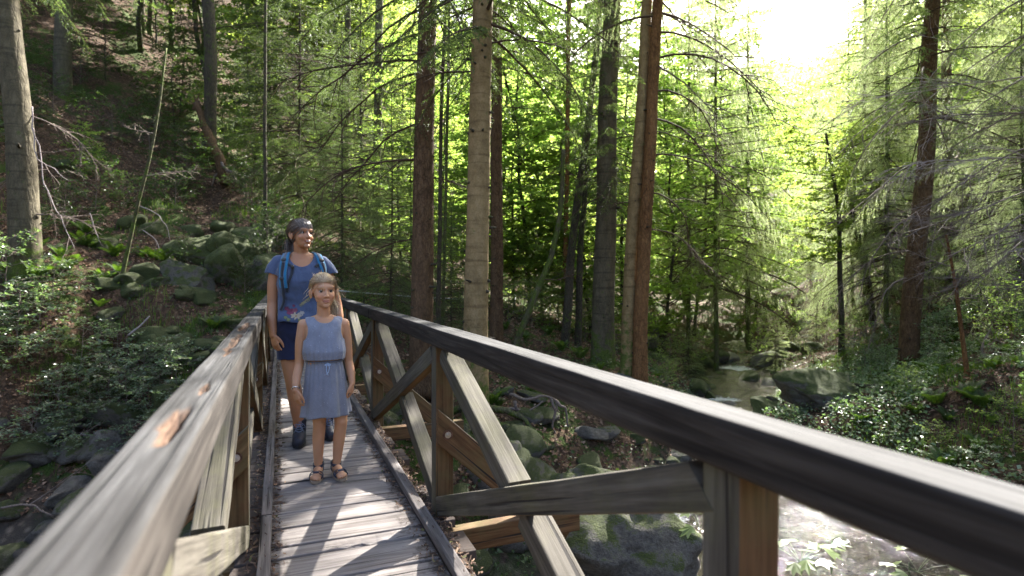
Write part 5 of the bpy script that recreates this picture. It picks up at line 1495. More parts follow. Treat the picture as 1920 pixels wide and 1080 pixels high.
M_bootn = plain('navy_boot', (.012, .015, .03), .6, var=.3, bump=.2); M_sole = plain('black_rubber', (.012, .012, .013), .7); M_lace = plain('boot_lace', (.16, .2, .3), .7)
M_sandal = plain('navy_sandal', (.02, .03, .06), .45, var=.5, scale=220); M_sandsole = plain('tan_sandal_sole', (.30, .23, .16), .8)
M_silver = plain('silver', (.7, .7, .68), .2, 1.0, .05)
def hair_mat(name, c0, c1, c2):
    t = NT(name); g = t.n('NewGeometry'); n = t.noise(t.coord('Object'), 60, 3, .6)
    k = t.math('ADD', t.math('MULTIPLY', g.outputs['Random Per Island'], .6), t.math('MULTIPLY', n, .4))
    t.col(t.ramp(k, [(0.2, c0), (.5, c1), (.8, c2)])); t.set(Roughness=.38, Anisotropic=.6); t.b.inputs['Specular IOR Level'].default_value = .5
    return t.m
M_hairw = hair_mat('dark_greying_hair', (.04, .028, .022), (.10, .074, .06), (.23, .19, .17))
M_hairc = hair_mat('fair_hair', (.22, .145, .08), (.42, .30, .18), (.60, .48, .33))

_sph = None
def ell(mb, c, r, rot=None, seg=24):
    """ellipsoid"""
    a = np.linspace(0, math.pi, seg // 2 + 1); b = np.linspace(0, 2 * math.pi, seg, endpoint=False)
    A, B = np.meshgrid(a, b, indexing='ij')
    V = np.stack([np.sin(A) * np.cos(B), np.sin(A) * np.sin(B), np.cos(A)], -1).reshape(-1, 3) * np.array(r)
    if rot is not None: V = V @ np.array(rot).T
    V = V + np.array(c)
    i = np.arange(seg // 2)[:, None] * seg; j = np.arange(seg)[None]; jn = (j + 1) % seg
    F = np.stack([i + j, i + seg + j, i + seg + jn, i + jn], -1).reshape(-1, 4)
    mb.add(V, F)
def limb(mb, P, rad, seg=20):
    """rounded tapering limb through joints, smooth in between"""
    P = np.asarray(P, float); rad = np.asarray(rad, float)
    t = np.linspace(0, len(P) - 1, (len(P) - 1) * 7 + 1)
    Q = np.stack([np.interp(t, range(len(P)), P[:, i]) for i in range(3)], 1); q = np.interp(t, range(len(P)), rad)
    for _ in range(2):
        Q[1:-1] = (Q[:-2] + 2 * Q[1:-1] + Q[2:]) / 4; q[1:-1] = (q[:-2] + 2 * q[1:-1] + q[2:]) / 4
    add_tube(mb, Q, q, seg)
    ell(mb, Q[0], [q[0]] * 3, seg=16); ell(mb, Q[-1], [q[-1]] * 3, seg=16)
def loft(mb, rings, seg=40, ex=2.3, m=0):
    """closed stack of superellipse rings (z, cx, cy, rx, ry)"""
    a = np.linspace(0, 2 * math.pi, seg, endpoint=False); ca, sa = np.cos(a), np.sin(a)
    e = 2 / ex
    X = np.sign(ca) * np.abs(ca) ** e; Y = np.sign(sa) * np.abs(sa) ** e
    R_ = np.array(rings, float); z = np.linspace(R_[0, 0], R_[-1, 0], len(R_) * 5)
    D = [np.interp(z, R_[:, 0], R_[:, i]) for i in range(1, 5)]
    V = np.stack([D[0][:, None] + X[None] * D[2][:, None], D[1][:, None] + Y[None] * D[3][:, None], np.repeat(z[:, None], seg, 1)], -1).reshape(-1, 3)
    n = len(z); i = np.arange(n - 1)[:, None] * seg; j = np.arange(seg)[None]; jn = (j + 1) % seg
    F = np.stack([i + j, i + jn, i + seg + jn, i + seg + j], -1).reshape(-1, 4)
    c0 = len(V); V = np.vstack([V, V[:seg].mean(0), V[-seg:].mean(0)])
    jj = np.arange(seg); jn = (jj + 1) % seg
    n0 = mb.n; mb.add(V, F, m)
    mb.F[3].append(n0 + np.vstack([np.stack([jn, jj, np.full(seg, c0)], 1), np.stack([(n - 1) * seg + jj, (n - 1) * seg + jn, np.full(seg, c0 + 1)], 1)])); mb.M[3].append(np.full(2 * seg, m))
def remesh(mb, voxel, smooth=4, dec=1.0):
    me = mb.mesh('tmp', [M_skin]); o = bpy.data.objects.new('tmp', me); C.objects.link(o)
    r = o.modifiers.new('r', 'REMESH'); r.mode = 'VOXEL'; r.voxel_size = voxel; r.use_smooth_shade = True
    if smooth: s = o.modifiers.new('s', 'SMOOTH'); s.factor = .5; s.iterations = smooth
    if dec < 1: d = o.modifiers.new('d', 'DECIMATE'); d.ratio = dec
    dg = bpy.context.evaluated_depsgraph_get(); dg.update()
    m2 = bpy.data.meshes.new_from_object(o.evaluated_get(dg))
    bpy.data.objects.remove(o); bpy.data.meshes.remove(me)
    return m2
def mv(me):
    V = np.empty(len(me.vertices) * 3, np.float32); me.vertices.foreach_get('co', V); return V.reshape(-1, 3).astype(float)
def setv(me, V): me.vertices.foreach_set('co', V.astype(np.float32).ravel()); me.update()
def setcol(me, col):
    a = me.color_attributes.new('Col', 'FLOAT_COLOR', 'POINT'); a.data.foreach_set('color', np.asarray(col, np.float32).ravel())
def mpolys(me):
    n = len(me.polygons); tot = np.empty(n, int); me.polygons.foreach_get('loop_total', tot); vi = np.empty(len(me.loops), int); me.loops.foreach_get('vertex_index', vi); st = np.empty(n, int); me.polygons.foreach_get('loop_start', st)
    return tot, st, vi
def cut(me, keepfn, name, mats, thick=.002, hem=True):
    """garment: keep the faces whose centre passes keepfn, give the cloth thickness"""
    bm = bmesh.new(); bm.from_mesh(me)
    kill = [f for f in bm.faces if not keepfn(f.calc_center_median())]
    bmesh.ops.delete(bm, geom=kill, context='FACES')
    for _ in range(3):
        bd = [v for v in bm.verts if v.is_boundary]
        new = {v: (v.co + sum((e.other_vert(v).co for e in v.link_edges if e.is_boundary), Vector()) ) / (1 + sum(1 for e in v.link_edges if e.is_boundary)) for v in bd}
        for v, c in new.items(): v.co = c
    m2 = bpy.data.meshes.new(name); bm.to_mesh(m2); bm.free()
    m2.materials.clear()
    for m in mats: m2.materials.append(m)
    for p in m2.polygons: p.use_smooth = True
    return m2
def solid(o, t):
    s = o.modifiers.new('thickness', 'SOLIDIFY'); s.thickness = t; s.offset = 1; return o

def rotz(a): return np.array(Matrix.Rotation(a, 3, 'Z'))
class Head:
    def __init__(s, pos, yaw, tilt, k, roll=0.0, child=False):
        s.M = np.array(Matrix.Rotation(yaw, 3, 'Z') @ Matrix.Rotation(roll, 3, 'Y') @ Matrix.Rotation(tilt, 3, 'X')); s.p = np.array(pos); s.k = k; s.child = child
    def w(s, P): return np.asarray(P, float) @ s.M.T * s.k + s.p
    def l(s, P): return ((P - s.p) / s.k) @ s.M
    def build(s, mb):
        k = s.k; M = s.M; ch = s.child
        E = [((0, .018, .036), (.077, .096, .086)), ((0, -.030, -.015), (.063 if not ch else .066, .060, .082 if not ch else .076)), ((0, -.032, -.062), (.047 if not ch else .045, .050, .042)), ((0, -.072, -.094 if not ch else -.088), (.021, .017, .017)),
             ((.034, -.056, -.028), (.025, .025, .024)), ((-.034, -.056, -.028), (.025, .025, .024)), ((0, -.062, .032), (.054, .028, .03)), ((0, -.079, .024), (.040, .010, .008)),
             ((.0, -.088, -.054), (.025, .010, .0055)), ((0, -.088, -.0655), (.020, .010, .0062)), ((0.079, .008, -.006), (.008, .018, .031)), ((-0.079, .008, -.006), (.008, .018, .031)),
             ((.0095, -.096, -.030), (.0075, .008, .007)), ((-.0095, -.096, -.030), (.0075, .008, .007)), ((0, -.104, -.027), (.0095, .009, .0095))]
        for c, r in E: ell(mb, s.w(c), np.array(r) * k, M)
        limb(mb, [s.w((0, -.083, .018)), s.w((0, -.092, -.006)), s.w((0, -.102, -.025))], [.006 * k, .0075 * k, .009 * k], 12)
        for sg in (1, -1):      # rims of the ears
            limb(mb, [s.w((sg * .082, .014, .022)), s.w((sg * .089, .022, .012)), s.w((sg * .090, .022, -.010)), s.w((sg * .083, .006, -.034))], [.0045 * k] * 4, 8)
    def shape(s, V, smile):
        L = s.l(V)
        for sg in (1, -1):
            d2 = ((L[:, 0] - sg * .031) / .018) ** 2 + ((L[:, 2] - .006) / .0115) ** 2
            m = np.exp(-d2) * (L[:, 1] < -.03)
            L[:, 1] += m * .0115
            # mouth corners
            d2 = ((L[:, 0] - sg * .027) / .008) ** 2 + ((L[:, 2] + .057) / .007) ** 2
            L[:, 1] += np.exp(-d2) * (L[:, 1] < -.03) * .004
        m = np.exp(-((L[:, 2] + .0595) / .0022) ** 2 - (L[:, 0] / .022) ** 4) * (L[:, 1] < -.06)
        L[:, 1] += m * .005
        return s.w(L)
    def colour(s, V, base, lip, blush):
        L = s.l(V); col = np.tile(np.array(base, float), (len(V), 1)); f = L[:, 1] < -.055
        z = L[:, 2] + .06 - (np.abs(L[:, 0]) ** 2) * 6
        m = np.exp(-(L[:, 0] / .024) ** 6 - (z / .0092) ** 4) * f
        col = col * (1 - m[:, None]) + np.array(lip) * m[:, None]
        for sg in (1, -1):
            m = np.exp(-((L[:, 0] - sg * .042) / .02) ** 2 - ((L[:, 2] + .03) / .018) ** 2) * f * blush
            col = col * (1 - m[:, None]) + np.array([base[0] * 1.02, base[1] * .68, base[2] * .66]) * m[:, None]
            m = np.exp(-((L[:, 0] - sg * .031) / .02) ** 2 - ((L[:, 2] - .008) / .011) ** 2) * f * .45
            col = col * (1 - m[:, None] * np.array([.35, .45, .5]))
        m = np.exp(-((L[:, 2] + .0595) / .0016) ** 2 - (L[:, 0] / .022) ** 6) * f
        return col * (1 - .7 * m[:, None])
    def extras(s, parent, smile, browc):
        k = s.k
        for sg in (1, -1):
            mb = MB(); c = np.array((sg * .031, -.0645, .006)); ell(mb, (0, 0, 0), [.0128 * k] * 3)
            e = link('eye', mb.mesh('eye', [M_eyew]), parent, s.w(c))
            mb = MB(); g = s.M @ np.array((0 if s.child else .10, -1, .02)); g = g / np.linalg.norm(g)
            B = np.array(Vector(g).to_track_quat('Z', 'Y').to_matrix())
            ell(mb, g * .0101 * k, np.array([.0078, .0078, .0034]) * k, B); link('iris', mb.mesh('iris', [M_iris]), e)
            # lids with lashes, and the brow
            for zz, rr, ww, nm, mat in ((.0120, .0021, .0175, 'eyelash', M_iris),):
                mb = MB(); P = [s.w((sg * .031 + u * ww, -.0775 + abs(u) ** 2 * .007, .006 + zz * (.55 - .42 * u * u))) for u in np.linspace(-1, 1, 9)]
                add_tube(mb, P, [rr * k * (1.05 - abs(u)) for u in np.linspace(-1, 1, 9)], 6); link(nm, mb.mesh(nm, [mat]), parent)
            mb = MB(); P = [s.w((sg * (.031 + u * .020), -.0865 + (u + .35) ** 2 * .009, .0275 + .004 * (1 - (u - .25) ** 2))) for u in np.linspace(-1, 1, 9)]
            add_tube(mb, P, [.0024 * k * (1.1 - abs(u)) for u in np.linspace(-1, 1, 9)], 6, rb=[.0016 * k] * 9); link('eyebrow', mb.mesh('eyebrow', [browc]), parent)
        if smile:
            mb = MB(); P = [s.w((u * .0195, -.0968 + u * u * .009, -.0595 + u * u * .004)) for u in np.linspace(-1, 1, 11)]
            add_tube(mb, P, [.0042 * k * (1.05 - abs(u) ** 3) for u in np.linspace(-1, 1, 11)], 8, rb=[.0018 * k] * 11); link('teeth', mb.mesh('teeth', [M_teeth]), parent)
def hand(mb, wrist, d, pn, side, k, curl=.35, spread=.09):
    """palm, four unequal fingers and a thumb. d towards the fingertips, pn out of the palm, side = direction of the thumb"""
    d = np.array(d, float); d /= np.linalg.norm(d); pn = np.array(pn, float); pn -= d * pn.dot(d); pn /= np.linalg.norm(pn)
    s = np.cross(d, pn); s = s if s.dot(np.array(side, float)) > 0 else -s
    W = np.array(wrist, float); Rm = np.stack([s, pn, d], 1)
    ell(mb, W + d * .042 * k, np.array([.036, .0135, .047]) * k, Rm)
    ell(mb, W + d * .065 * k + s * .002, np.array([.039, .0125, .022]) * k, Rm)
    ell(mb, W + d * .03 * k + s * .020 * k + pn * .006 * k, np.array([.015, .014, .028]) * k, Rm)
    for i, (o, L, r) in enumerate(((.029, .066, .0082), (.0095, .074, .0085), (-.0105, .068, .0082), (-.0285, .052, .0072))):
        a = d + s * (o * spread * 30 * .1); p = W + d * (.080 - abs(o) * .25) * k + s * o * k
        P = [p - d * .02 * k, p]; an = 0; c = curl * (1 + .12 * i)
        for f in (.45, .3, .25):
            an += c; v = a * math.cos(an) + pn * math.sin(an); p = p + v / np.linalg.norm(v) * L * f * k; P.append(p)
        limb(mb, P, np.array([r, r * 1.03, r * .98, r * .9, r * .72]) * k, 10)
    p = W + d * .018 * k + s * .022 * k + pn * .006 * k
    limb(mb, [p, p + (s * .55 + d * .7 + pn * .2) * .040 * k, p + (s * .62 + d * 1.45 + pn * .45) * .042 * k, p + (s * .55 + d * 2.05 + pn * .6) * .042 * k], np.array([.013, .0115, .0098, .0075]) * k, 10)
def strands(name, paths, w0, mat, parent, seg=4, flat=.5):
    mb = MB()
    for P in paths: 
        n = len(P); t = np.linspace(0, 1, n); r = w0 * (1 - .65 * t ** 3) * np.minimum(1, .35 + t * 6)
        add_tube(mb, P, r, seg, caps=False, rb=r * flat)
    return link(name, mb.mesh(name, [mat]), parent)
def over(H, a, b, R3, n=12, lift=0.0, c=(0, .018, .036), jit=None):
    """path over the skull from direction a to direction b on an ellipsoid round c"""
    a = np.array(a, float); b = np.array(b, float); a /= np.linalg.norm(a); b /= np.linalg.norm(b)
    om = math.acos(max(-1, min(1, a.dot(b)))); t = np.linspace(0, 1, n)[:, None]
    D = (np.sin((1 - t) * om) * a + np.sin(t * om) * b) / math.sin(om)
    P = D * np.array(R3) * (1 + lift * np.sin(t * math.pi)) + np.array(c)
    if jit is not None: P = P + jit * np.sin(t * math.pi)
    return H.w(P)
def strap(bvh, pts, w, off, th, mat, name, parent, n=40):
    P = np.array(pts, float); t = np.linspace(0, len(P) - 1, n)
    Q = np.stack([np.interp(t, range(len(P)), P[:, i]) for i in range(3)], 1)
    for _ in range(3): Q[1:-1] = (Q[:-2] + 2 * Q[1:-1] + Q[2:]) / 4
    L, N = [], []
    for q in Q:
        loc, nor, *_ = bvh.find_nearest(Vector(q)); L.append(np.array(loc)); N.append(np.array(nor))
    L, N = np.array(L), np.array(N)
    for _ in range(4): N[1:-1] = (N[:-2] + 2 * N[1:-1] + N[2:]) / 4; L[1:-1] = (L[:-2] + 2 * L[1:-1] + L[2:]) / 4
    N /= np.linalg.norm(N, axis=1)[:, None]; T = np.gradient(L, axis=0); S = np.cross(T, N); S /= np.linalg.norm(S, axis=1)[:, None]
    rows = []
    for u, h in ((-1, off), (-.92, off + th), (0, off + th * 1.15), (.92, off + th), (1, off), (.0, off - .002)): rows.append(L + S * u * w / 2 + N * h)
    V = np.stack(rows, 1).reshape(-1, 3); m = 6; i = np.arange(n - 1)[:, None] * m; j = np.arange(m)[None]; jn = (j + 1) % m
    F = np.stack([i + j, i + jn, i + m + jn, i + m + j], -1).reshape(-1, 4)
    me = mesh_np(name, V, [F, np.array([[0, 1, 2], [0, 2, 3], [0, 3, 4], [0, 4, 5]]), ], mat, True)
    return link(name, me, parent), L + N * (off + th), N

# ---- the woman ----------------------------------------------------------------------
WO = empty('person', (0.148, 4.53, 0)); tag(WO, 'woman in blue T-shirt, navy shorts and hiking boots walking behind the girl, smiling aside', 'woman')
HW = Head((0.0, -.02, 1.555), R(31), R(-7), 1.0, roll=R(3))
TW = [(.77, 0, .0, .150, .10), (.83, 0, .005, .170, .115), (.90, 0, .005, .168, .115), (.98, 0, 0, .148, .102), (1.06, 0, -.004, .138, .098), (1.14, 0, -.012, .143, .104), (1.21, 0, -.020, .152, .115), (1.28, 0, -.010, .158, .108), (1.335, 0, .002, .165, .092), (1.375, 0, .01, .14, .075), (1.41, 0, .012, .085, .06)]
ra = [(-.165, .01, 1.345), (-.195, .015, 1.19), (-.200, .01, 1.045), (-.203, -.03, .93), (-.196, -.065, .815)]
la = [(.165, .01, 1.345), (.215, .03, 1.19), (.262, .04, 1.045), (.275, .0, .93), (.262, -.03, .82)]
rl = [(-.083, .0, .84), (-.075, -.02, .64), (-.060, -.045, .455), (-.040, -.03, .33), (-.012, -.02, .10)]
ll = [(.083, .0, .84), (.115, .01, .64), (.145, .01, .455), (.170, .05, .33), (.192, .09, .10)]
def body_w():
    mb = MB(); loft(mb, TW); H = HW; H.build(mb)
    limb(mb, [(0, .012, 1.36), (0.0, .004, 1.43), H.w((0, .012, -.06))], [.062, .052, .050])
    limb(mb, [(-.165, .01, 1.335), (0, .0, 1.40), (.165, .01, 1.335)], [.048, .05, .048])
    limb(mb, [(-.12, -.055, 1.352), (0, -.06, 1.345), (.12, -.055, 1.352)], [.010, .014, .010], 10)
    for A in (ra, la): limb(mb, A, [.048, .043, .036, .036, .0245])
    for A in (rl, ll): limb(mb, A, [.088, .075, .052, .054, .036])
    hand(mb, ra[-1], (.22, -.10, -.97), (.75, .55, .1), (.5, -.85, 0), 1.02, .30)
    hand(mb, la[-1], (-.05, -.12, -.97), (-.9, .3, 0), (-.3, -.9, 0), 1.0, .35)
    for A, x in ((rl, 0), (ll, 0)):
        a = np.array(A[-1]); limb(mb, [a, a + (0, .02, -.05), a + (.005, -.12, -.07)], [.034, .034, .022])
    me = remesh(mb, .0042, 3, .35); V = HW.shape(mv(me), True); setv(me, V)
    base = (.385, .19, .10)
    col = HW.colour(V, base, (.30, .105, .07), .3)
    n = fbm(V * 16, 3, 3)[:, None] * .05
    setcol(me, np.hstack([np.clip(col * (1 + n), 0, 1), np.ones((len(V), 1))])); me.materials.clear(); me.materials.append(M_skin)
    return me
link('body', body_w(), WO)
HW.extras(WO, True, M_hairw)
def cap_mesh(H, R3, c, keep, mat, name, parent, bump=.0015, seed=1):
    mb = MB(); ell(mb, c, R3, seg=96); V = np.concatenate(mb.V); F = np.concatenate(mb.F[4])
    kf = keep(V[F].mean(1)); F = F[kf]
    D = (V - np.array(c)) / np.array(R3)
    V = V + D * (fbm(D * np.array([26, 3, 26]), 3, seed)[:, None] * bump)
    me = mesh_np(name, H.w(V), F, mat); return solid(link(name, me, parent), .0015)
def hairline(P, front=.052, ear=-.01, nape=-.075):
    x, y, z = P[:, 0], P[:, 1], P[:, 2]
    lim = np.where(y < -.02, front - .25 * np.clip(np.abs(x) - .045, 0, 1), np.where(y < .03, np.interp(y, [-.02, .0, .03], [front - .03, .012, ear]), np.interp(y, [.03, .08], [ear - .02, nape])))
    return z > lim
hw = cap_mesh(HW, (.0825, .1015, .0915), (0, .018, .036), lambda P: hairline(P), M_hairw, 'hair', WO)
rh = np.random.default_rng(3); PS = []
for k in range(620):      # combed back over the head to the low ponytail
    a = rh.uniform(-1.15, 1.15); z0 = rh.uniform(.25, 1.1); st_ = (math.sin(a) * 1.0, -math.cos(a) * .9 + rh.uniform(-.05, .25), z0 * (.75 if abs(a) < .8 else .55))
    PS.append(over(HW, st_, (rh.normal(0, .12), 1.0, -.42 + rh.normal(0, .12)), (.0865, .106, .096), 14, rh.uniform(0, .03), jit=rh.normal(0, .002, 3)))
for k in range(90):      # sweep behind the ears
    sg = rh.choice([-1, 1]); PS.append(over(HW, (sg * 1, -.35 + rh.uniform(-.2, .2), rh.uniform(.1, .5)), (sg * .15, 1, -.5 + rh.normal(0, .1)), (.086, .105, .094), 12, .02))
for k in range(420):      # fringe falling to one side
    u = rh.uniform(-1, 1); s_ = (-.30 + u * .3, -.15 + rh.uniform(-.25, .2), 1.0); e_ = (u * .72 + .10, -1.0 + abs(u) * .25, 0.07 + .08 * abs(u) + rh.uniform(-.10, .14) - .08 * (u > .3))
    PS.append(over(HW, s_, e_, (.0885, .1075, .0965), 11, rh.uniform(0, .03), jit=rh.normal(0, .002, 3)))
strands('hair_strands', PS, .0021, M_hairw, hw)
PS = []
for k in range(170):
    o = rh.normal(0, .012, 3); q = [(0, .108, -.01), (-.006, .122, -.04), (-.012, .118, -.09), (-.02, .105, -.15), (-.022, .10, -.19)]
    sp = rh.uniform(.6, 1.5); PS.append(HW.w(np.array([np.array(p) + o * s2 * sp for p, s2 in zip(q, (.4, 1.3, 1.6, 1.3, .5))])))
strands('ponytail', PS, .0032, M_hairw, hw)
mb = MB(); ell(mb, HW.w((-.088, -.006, -.040)), [.0035] * 3, seg=10); ell(mb, HW.w((.088, -.006, -.040)), [.0035] * 3, seg=10); tag(link('earring', mb.mesh('earring', [M_silver]), WO), kind='stuff')
# T-shirt
def shirt():
    mb = MB(); loft(mb, [(z, cx, cy, rx + (.016 if z > 1.0 else .024), ry + (.016 if z > 1.0 else .022)) for z, cx, cy, rx, ry in TW if z > .80] )
    limb(mb, [(-.150, .008, 1.345), (0, .012, 1.372), (.150, .008, 1.345)], [.058, .052, .058])
    limb(mb, [(-.15, .01, 1.345), (-.182, .012, 1.30), (-.200, .014, 1.235)], [.060, .062, .064]); limb(mb, [(.15, .01, 1.345), (.187, .014, 1.30), (.213, .022, 1.235)], [.060, .062, .064])
    me = remesh(mb, .005, 5); V = mv(me)
    N = np.empty(len(V) * 3, np.float32); me.vertex_normals.foreach_get('vector', N); N = N.reshape(-1, 3)
    f = np.sin(V[:, 2] * 55 + V[:, 0] * 34 + fbm(V * 7, 2, 3) * 3) * .0022 * np.clip((1.30 - V[:, 2]) / .25, 0, 1) + fbm(V * np.array([22, 22, 12]), 3, 5) * .0045 + fbm(V * 6, 2, 8) * .006
    bl = np.clip((.99 - V[:, 2]) / .06, 0, 1) * np.clip((V[:, 2] - .895) / .03, 0, 1) * .010
    V = V + N * (f + bl)[:, None]; setv(me, V)
    def keep(c):
        if c.z < .912 + .006 * math.sin(c.x * 40): return False
        if (c.x / .088) ** 2 + ((c.z - 1.415) / (.098 if c.y < 0 else .04)) ** 2 < 1 and abs(c.y) < .2: return False
        for sg in (-1, 1):
            d = Vector((sg * .30, .05, -1)).normalized(); q = Vector((sg * .193, .01, 1.265))
            if sg * c.x > .14 and (c - q).dot(d) > 0 and sg * c.x > .155 + (1.265 - c.z) * .25 * (c.z > 1.15): 
                if c.z < 1.275 and sg * c.x > .162: return False
        return True
    g = cut(me, keep, 't_shirt', [M_shirt]); V = mv(g); col = np.zeros((len(V), 4))
    x, z = V[:, 0], V[:, 2]; fr = V[:, 1] < 0
    # the printed flowers, ferns and berries low on the front
    def blob(cx, cz, rx, rz, c, a=0., amt=1.):
        X = (x - cx) * math.cos(a) + (z - cz) * math.sin(a); Z = -(x - cx) * math.sin(a) + (z - cz) * math.cos(a)
        m = ((X / rx) ** 2 + (Z / rz) ** 2 < 1) & fr; col[m] = (c[0] * .6, c[1] * .6, c[2] * .6, amt * .85)
    for i in range(9):
        u = i / 8; blob(-.012 + u * .065, 1.035 + u * .055, .012, .0035, (.42, .36, .16), 1.5 - .3 * u); blob(-.008 + u * .065, 1.028 + u * .05, .011, .0032, (.35, .34, .2), -.2)
    for cx, cz, r, c in ((-.075, .985, .030, (.28, .05, .10)), (-.10, 1.01, .018, (.22, .04, .09)), (-.045, .995, .020, (.35, .10, .13)), (-.055, 1.03, .012, (.2, .03, .07))):
        for q in range(5): blob(cx + math.cos(q * 1.26) * r * .55, cz + math.sin(q * 1.26) * r * .45, r * .5, r * .38, tuple(v * (0.7 + .15 * q) for v in c), q)
    for q in range(7): blob(-.04 + math.cos(q * .9) * .022, .955 + math.sin(q * .9) * .012, .017, .008, (.66, .54, .38), q * .9)
    blob(-.04, .955, .008, .006, (.5, .28, .05))
    for q in range(6): blob(.0 + math.cos(q) * .012, .975 + math.sin(q) * .009, .010, .006, (.5, .45, .4), q)
    for cx, cz in ((.02, .925), (.045, .935), (-.09, .93), (-.11, .945), (-.015, .925), (.065, .93)):
        for q in range(5): blob(cx + math.cos(q * 1.26) * .008, cz + math.sin(q * 1.26) * .006, .007, .005, (.55, .42, .08) if cx > 0 else (.3, .34, .12), q)
    for i in range(7): blob(-.165 - .004 * i, 1.30 - i * .013, .009, .003, (.3, .32, .36), 1.0 - .3 * (i % 2))
    me2 = g; setcol(me2, col); return me2
sh_me = shirt(); sh = solid(link('t_shirt', sh_me, WO), .0025)
bvh_s = BVHTree.FromPolygons([v.co[:] for v in sh_me.vertices], [p.vertices[:] for p in sh_me.polygons])
# shorts
mb = MB(); loft(mb, [(z, cx, cy, rx + .010, ry + .010) for z, cx, cy, rx, ry in TW if z < 1.0])
for A in (rl, ll):
    a, b = np.array(A[0]), np.array(A[1]); limb(mb, [a, a + (b - a) * .5, a + (b - a) * 1.2], [.098, .096, .094])
me = remesh(mb, .006, 4); V = mv(me); V += fbm(V * 14, 3, 2)[:, None] * .003 * np.sign(V) ; setv(me, V)
solid(link('shorts', cut(me, lambda c: .635 < c.z < .955, 'shorts', [M_navy]), WO), .003)
# boots
def boot(a, yaw, parent):
    t = np.array((a[0], a[1], 0)); Rz = rotz(yaw)
    mb = MB(); limb(mb, [(0, .005, .17), (0, .005, .10), (0, .0, .06)], [.050, .047, .046]); limb(mb, [(0, .035, .055), (0, -.04, .058), (0, -.13, .045), (0, -.165, .042)], [.044, .050, .046, .036]); ell(mb, (0, -.05, .075), (.04, .05, .04))
    me = remesh(mb, .005, 4, .6); V = mv(me); V = V[:] ; V[:, 2] = np.maximum(V[:, 2], .018); V[:, 2] = np.where(V[:, 2] > .165, .165 + (V[:, 2] - .165) * .2, V[:, 2]); setv(me, V @ Rz.T + t); me.materials.clear(); me.materials.append(M_bootn)
    o = link('boot', me, parent)
    s = MB(); ang = np.linspace(0, 2 * math.pi, 28, endpoint=False); 
    for z0, z1, k in ((0, .012, 1.0), (.012, .026, 1.04)):
        out = np.stack([np.sin(ang) * (.047 + .006 * np.cos(ang)) * k, -.062 - np.cos(ang) * .128 * k, np.zeros(28)], 1)
        Vv = np.vstack([out + (0, 0, z0), out + (0, 0, z1)]); F = [[i, (i + 1) % 28, 28 + (i + 1) % 28, 28 + i] for i in range(28)]
        n0 = s.n; s.add(Vv @ Rz.T + t, F); s.F[3].append(n0 + np.array([[0, i, i + 1] for i in range(1, 27)] + [[28, 28 + i, 29 + i] for i in range(1, 27)])); s.M[3].append(np.zeros(52, int))
    link('sole', s.mesh('sole', [M_sole], False), o)
    l = MB()
    for q in range(6):
        z = .075 + q * .015; y = -.105 + q * .0125
        for sg in (1, -1): add_tube(l, np.array([(sg * .024, y + .008, z), (0, y - .007, z + .009), (-sg * .024, y + .008, z + .013)]) @ Rz.T + t, .0022, 5)
    for sg in (1, -1): add_tube(l, np.array([(0, -.05, .145), (sg * .03, -.075, .150), (sg * .045, -.075, .125), (sg * .02, -.06, .12)]) @ Rz.T + t, .002, 5); add_tube(l, np.array([(0, -.05, .145), (sg * .02, -.08, .12), (sg * .035, -.085, .09)]) @ Rz.T + t, .002, 5)
    tag(link('boot_lace', l.mesh('boot_lace', [M_lace]), o), kind='stuff')
boot((-.012, -.015), R(-4), WO); boot((.192, .095), R(6), WO)
# backpack: a thing of its own, worn by her
BP = empty('backpack', (0.148, 4.53, 0)); tag(BP, 'bright blue hiking backpack with padded straps, worn by the woman', 'backpack')
mb = MB(); loft(mb, [(.98, 0, .20, .12, .06), (1.0, 0, .20, .145, .08), (1.2, 0, .205, .15, .095), (1.38, 0, .20, .135, .08), (1.43, 0, .19, .10, .05)], ex=3.2); me = mb.mesh('pack_bag', [M_cyan]); link('pack_bag', me, BP)
for sg, front in ((-1, [(-.085, .10, 1.36), (-.098, .05, 1.43), (-.108, -.03, 1.43), (-.122, -.09, 1.35), (-.130, -.12, 1.25), (-.128, -.13, 1.16)]), (1, [(.085, .10, 1.36), (.105, .05, 1.43), (.122, -.03, 1.43), (.142, -.08, 1.35), (.165, -.09, 1.25), (.176, -.06, 1.17)])):
    so, Lc, Nn = strap(bvh_s, front, .062, .006, .010, M_cyan, 'shoulder_strap', BP)
    i0 = 14
    p2, *_ = strap(bvh_s, front[1:], .026, .017, .002, M_webg, 'strap_panel', so, 36)
    w2_, *_ = strap(bvh_s, [tuple(Lc[24]), tuple(Lc[30]), (front[-1][0], front[-1][1], 1.16), (front[-1][0] * 1.0, -.12 if sg < 0 else -.05, 1.06), (front[-1][0] * 1.05, -.08, .99)], .022, .020, .003, M_web, 'webbing', so, 30)
    for q, wd in ((22, .034), (33, .03)):
        mb = MB(); c = Lc[q] + Nn[q] * .008; T = Lc[q + 1] - Lc[q - 1]; T /= np.linalg.norm(T); S = np.cross(T, Nn[q]); B = np.stack([S, T, Nn[q]], 1)
        ell(mb, c, (wd * .62, .015, .007), B, 12); link('buckle', mb.mesh('buckle', [M_buckle], False), so)
strap(bvh_s, [(-.115, -.10, 1.345), (-.085, -.11, 1.335), (-.062, -.13, 1.315), (-.070, -.13, 1.25), (-.095, -.13, 1.19), (-.105, -.13, 1.13)], .020, .008, .003, M_web, 'chest_strap', BP, 30)
strap(bvh_s, [(.135, -.10, 1.345), (.108, -.11, 1.335), (.10, -.12, 1.32)], .022, .010, .004, M_web, 'chest_strap', BP, 12)
mb = MB(); ell(mb, (-.062, -.138, 1.315), (.011, .006, .017)); link('buckle', mb.mesh('buckle', [M_buckle], False), BP)

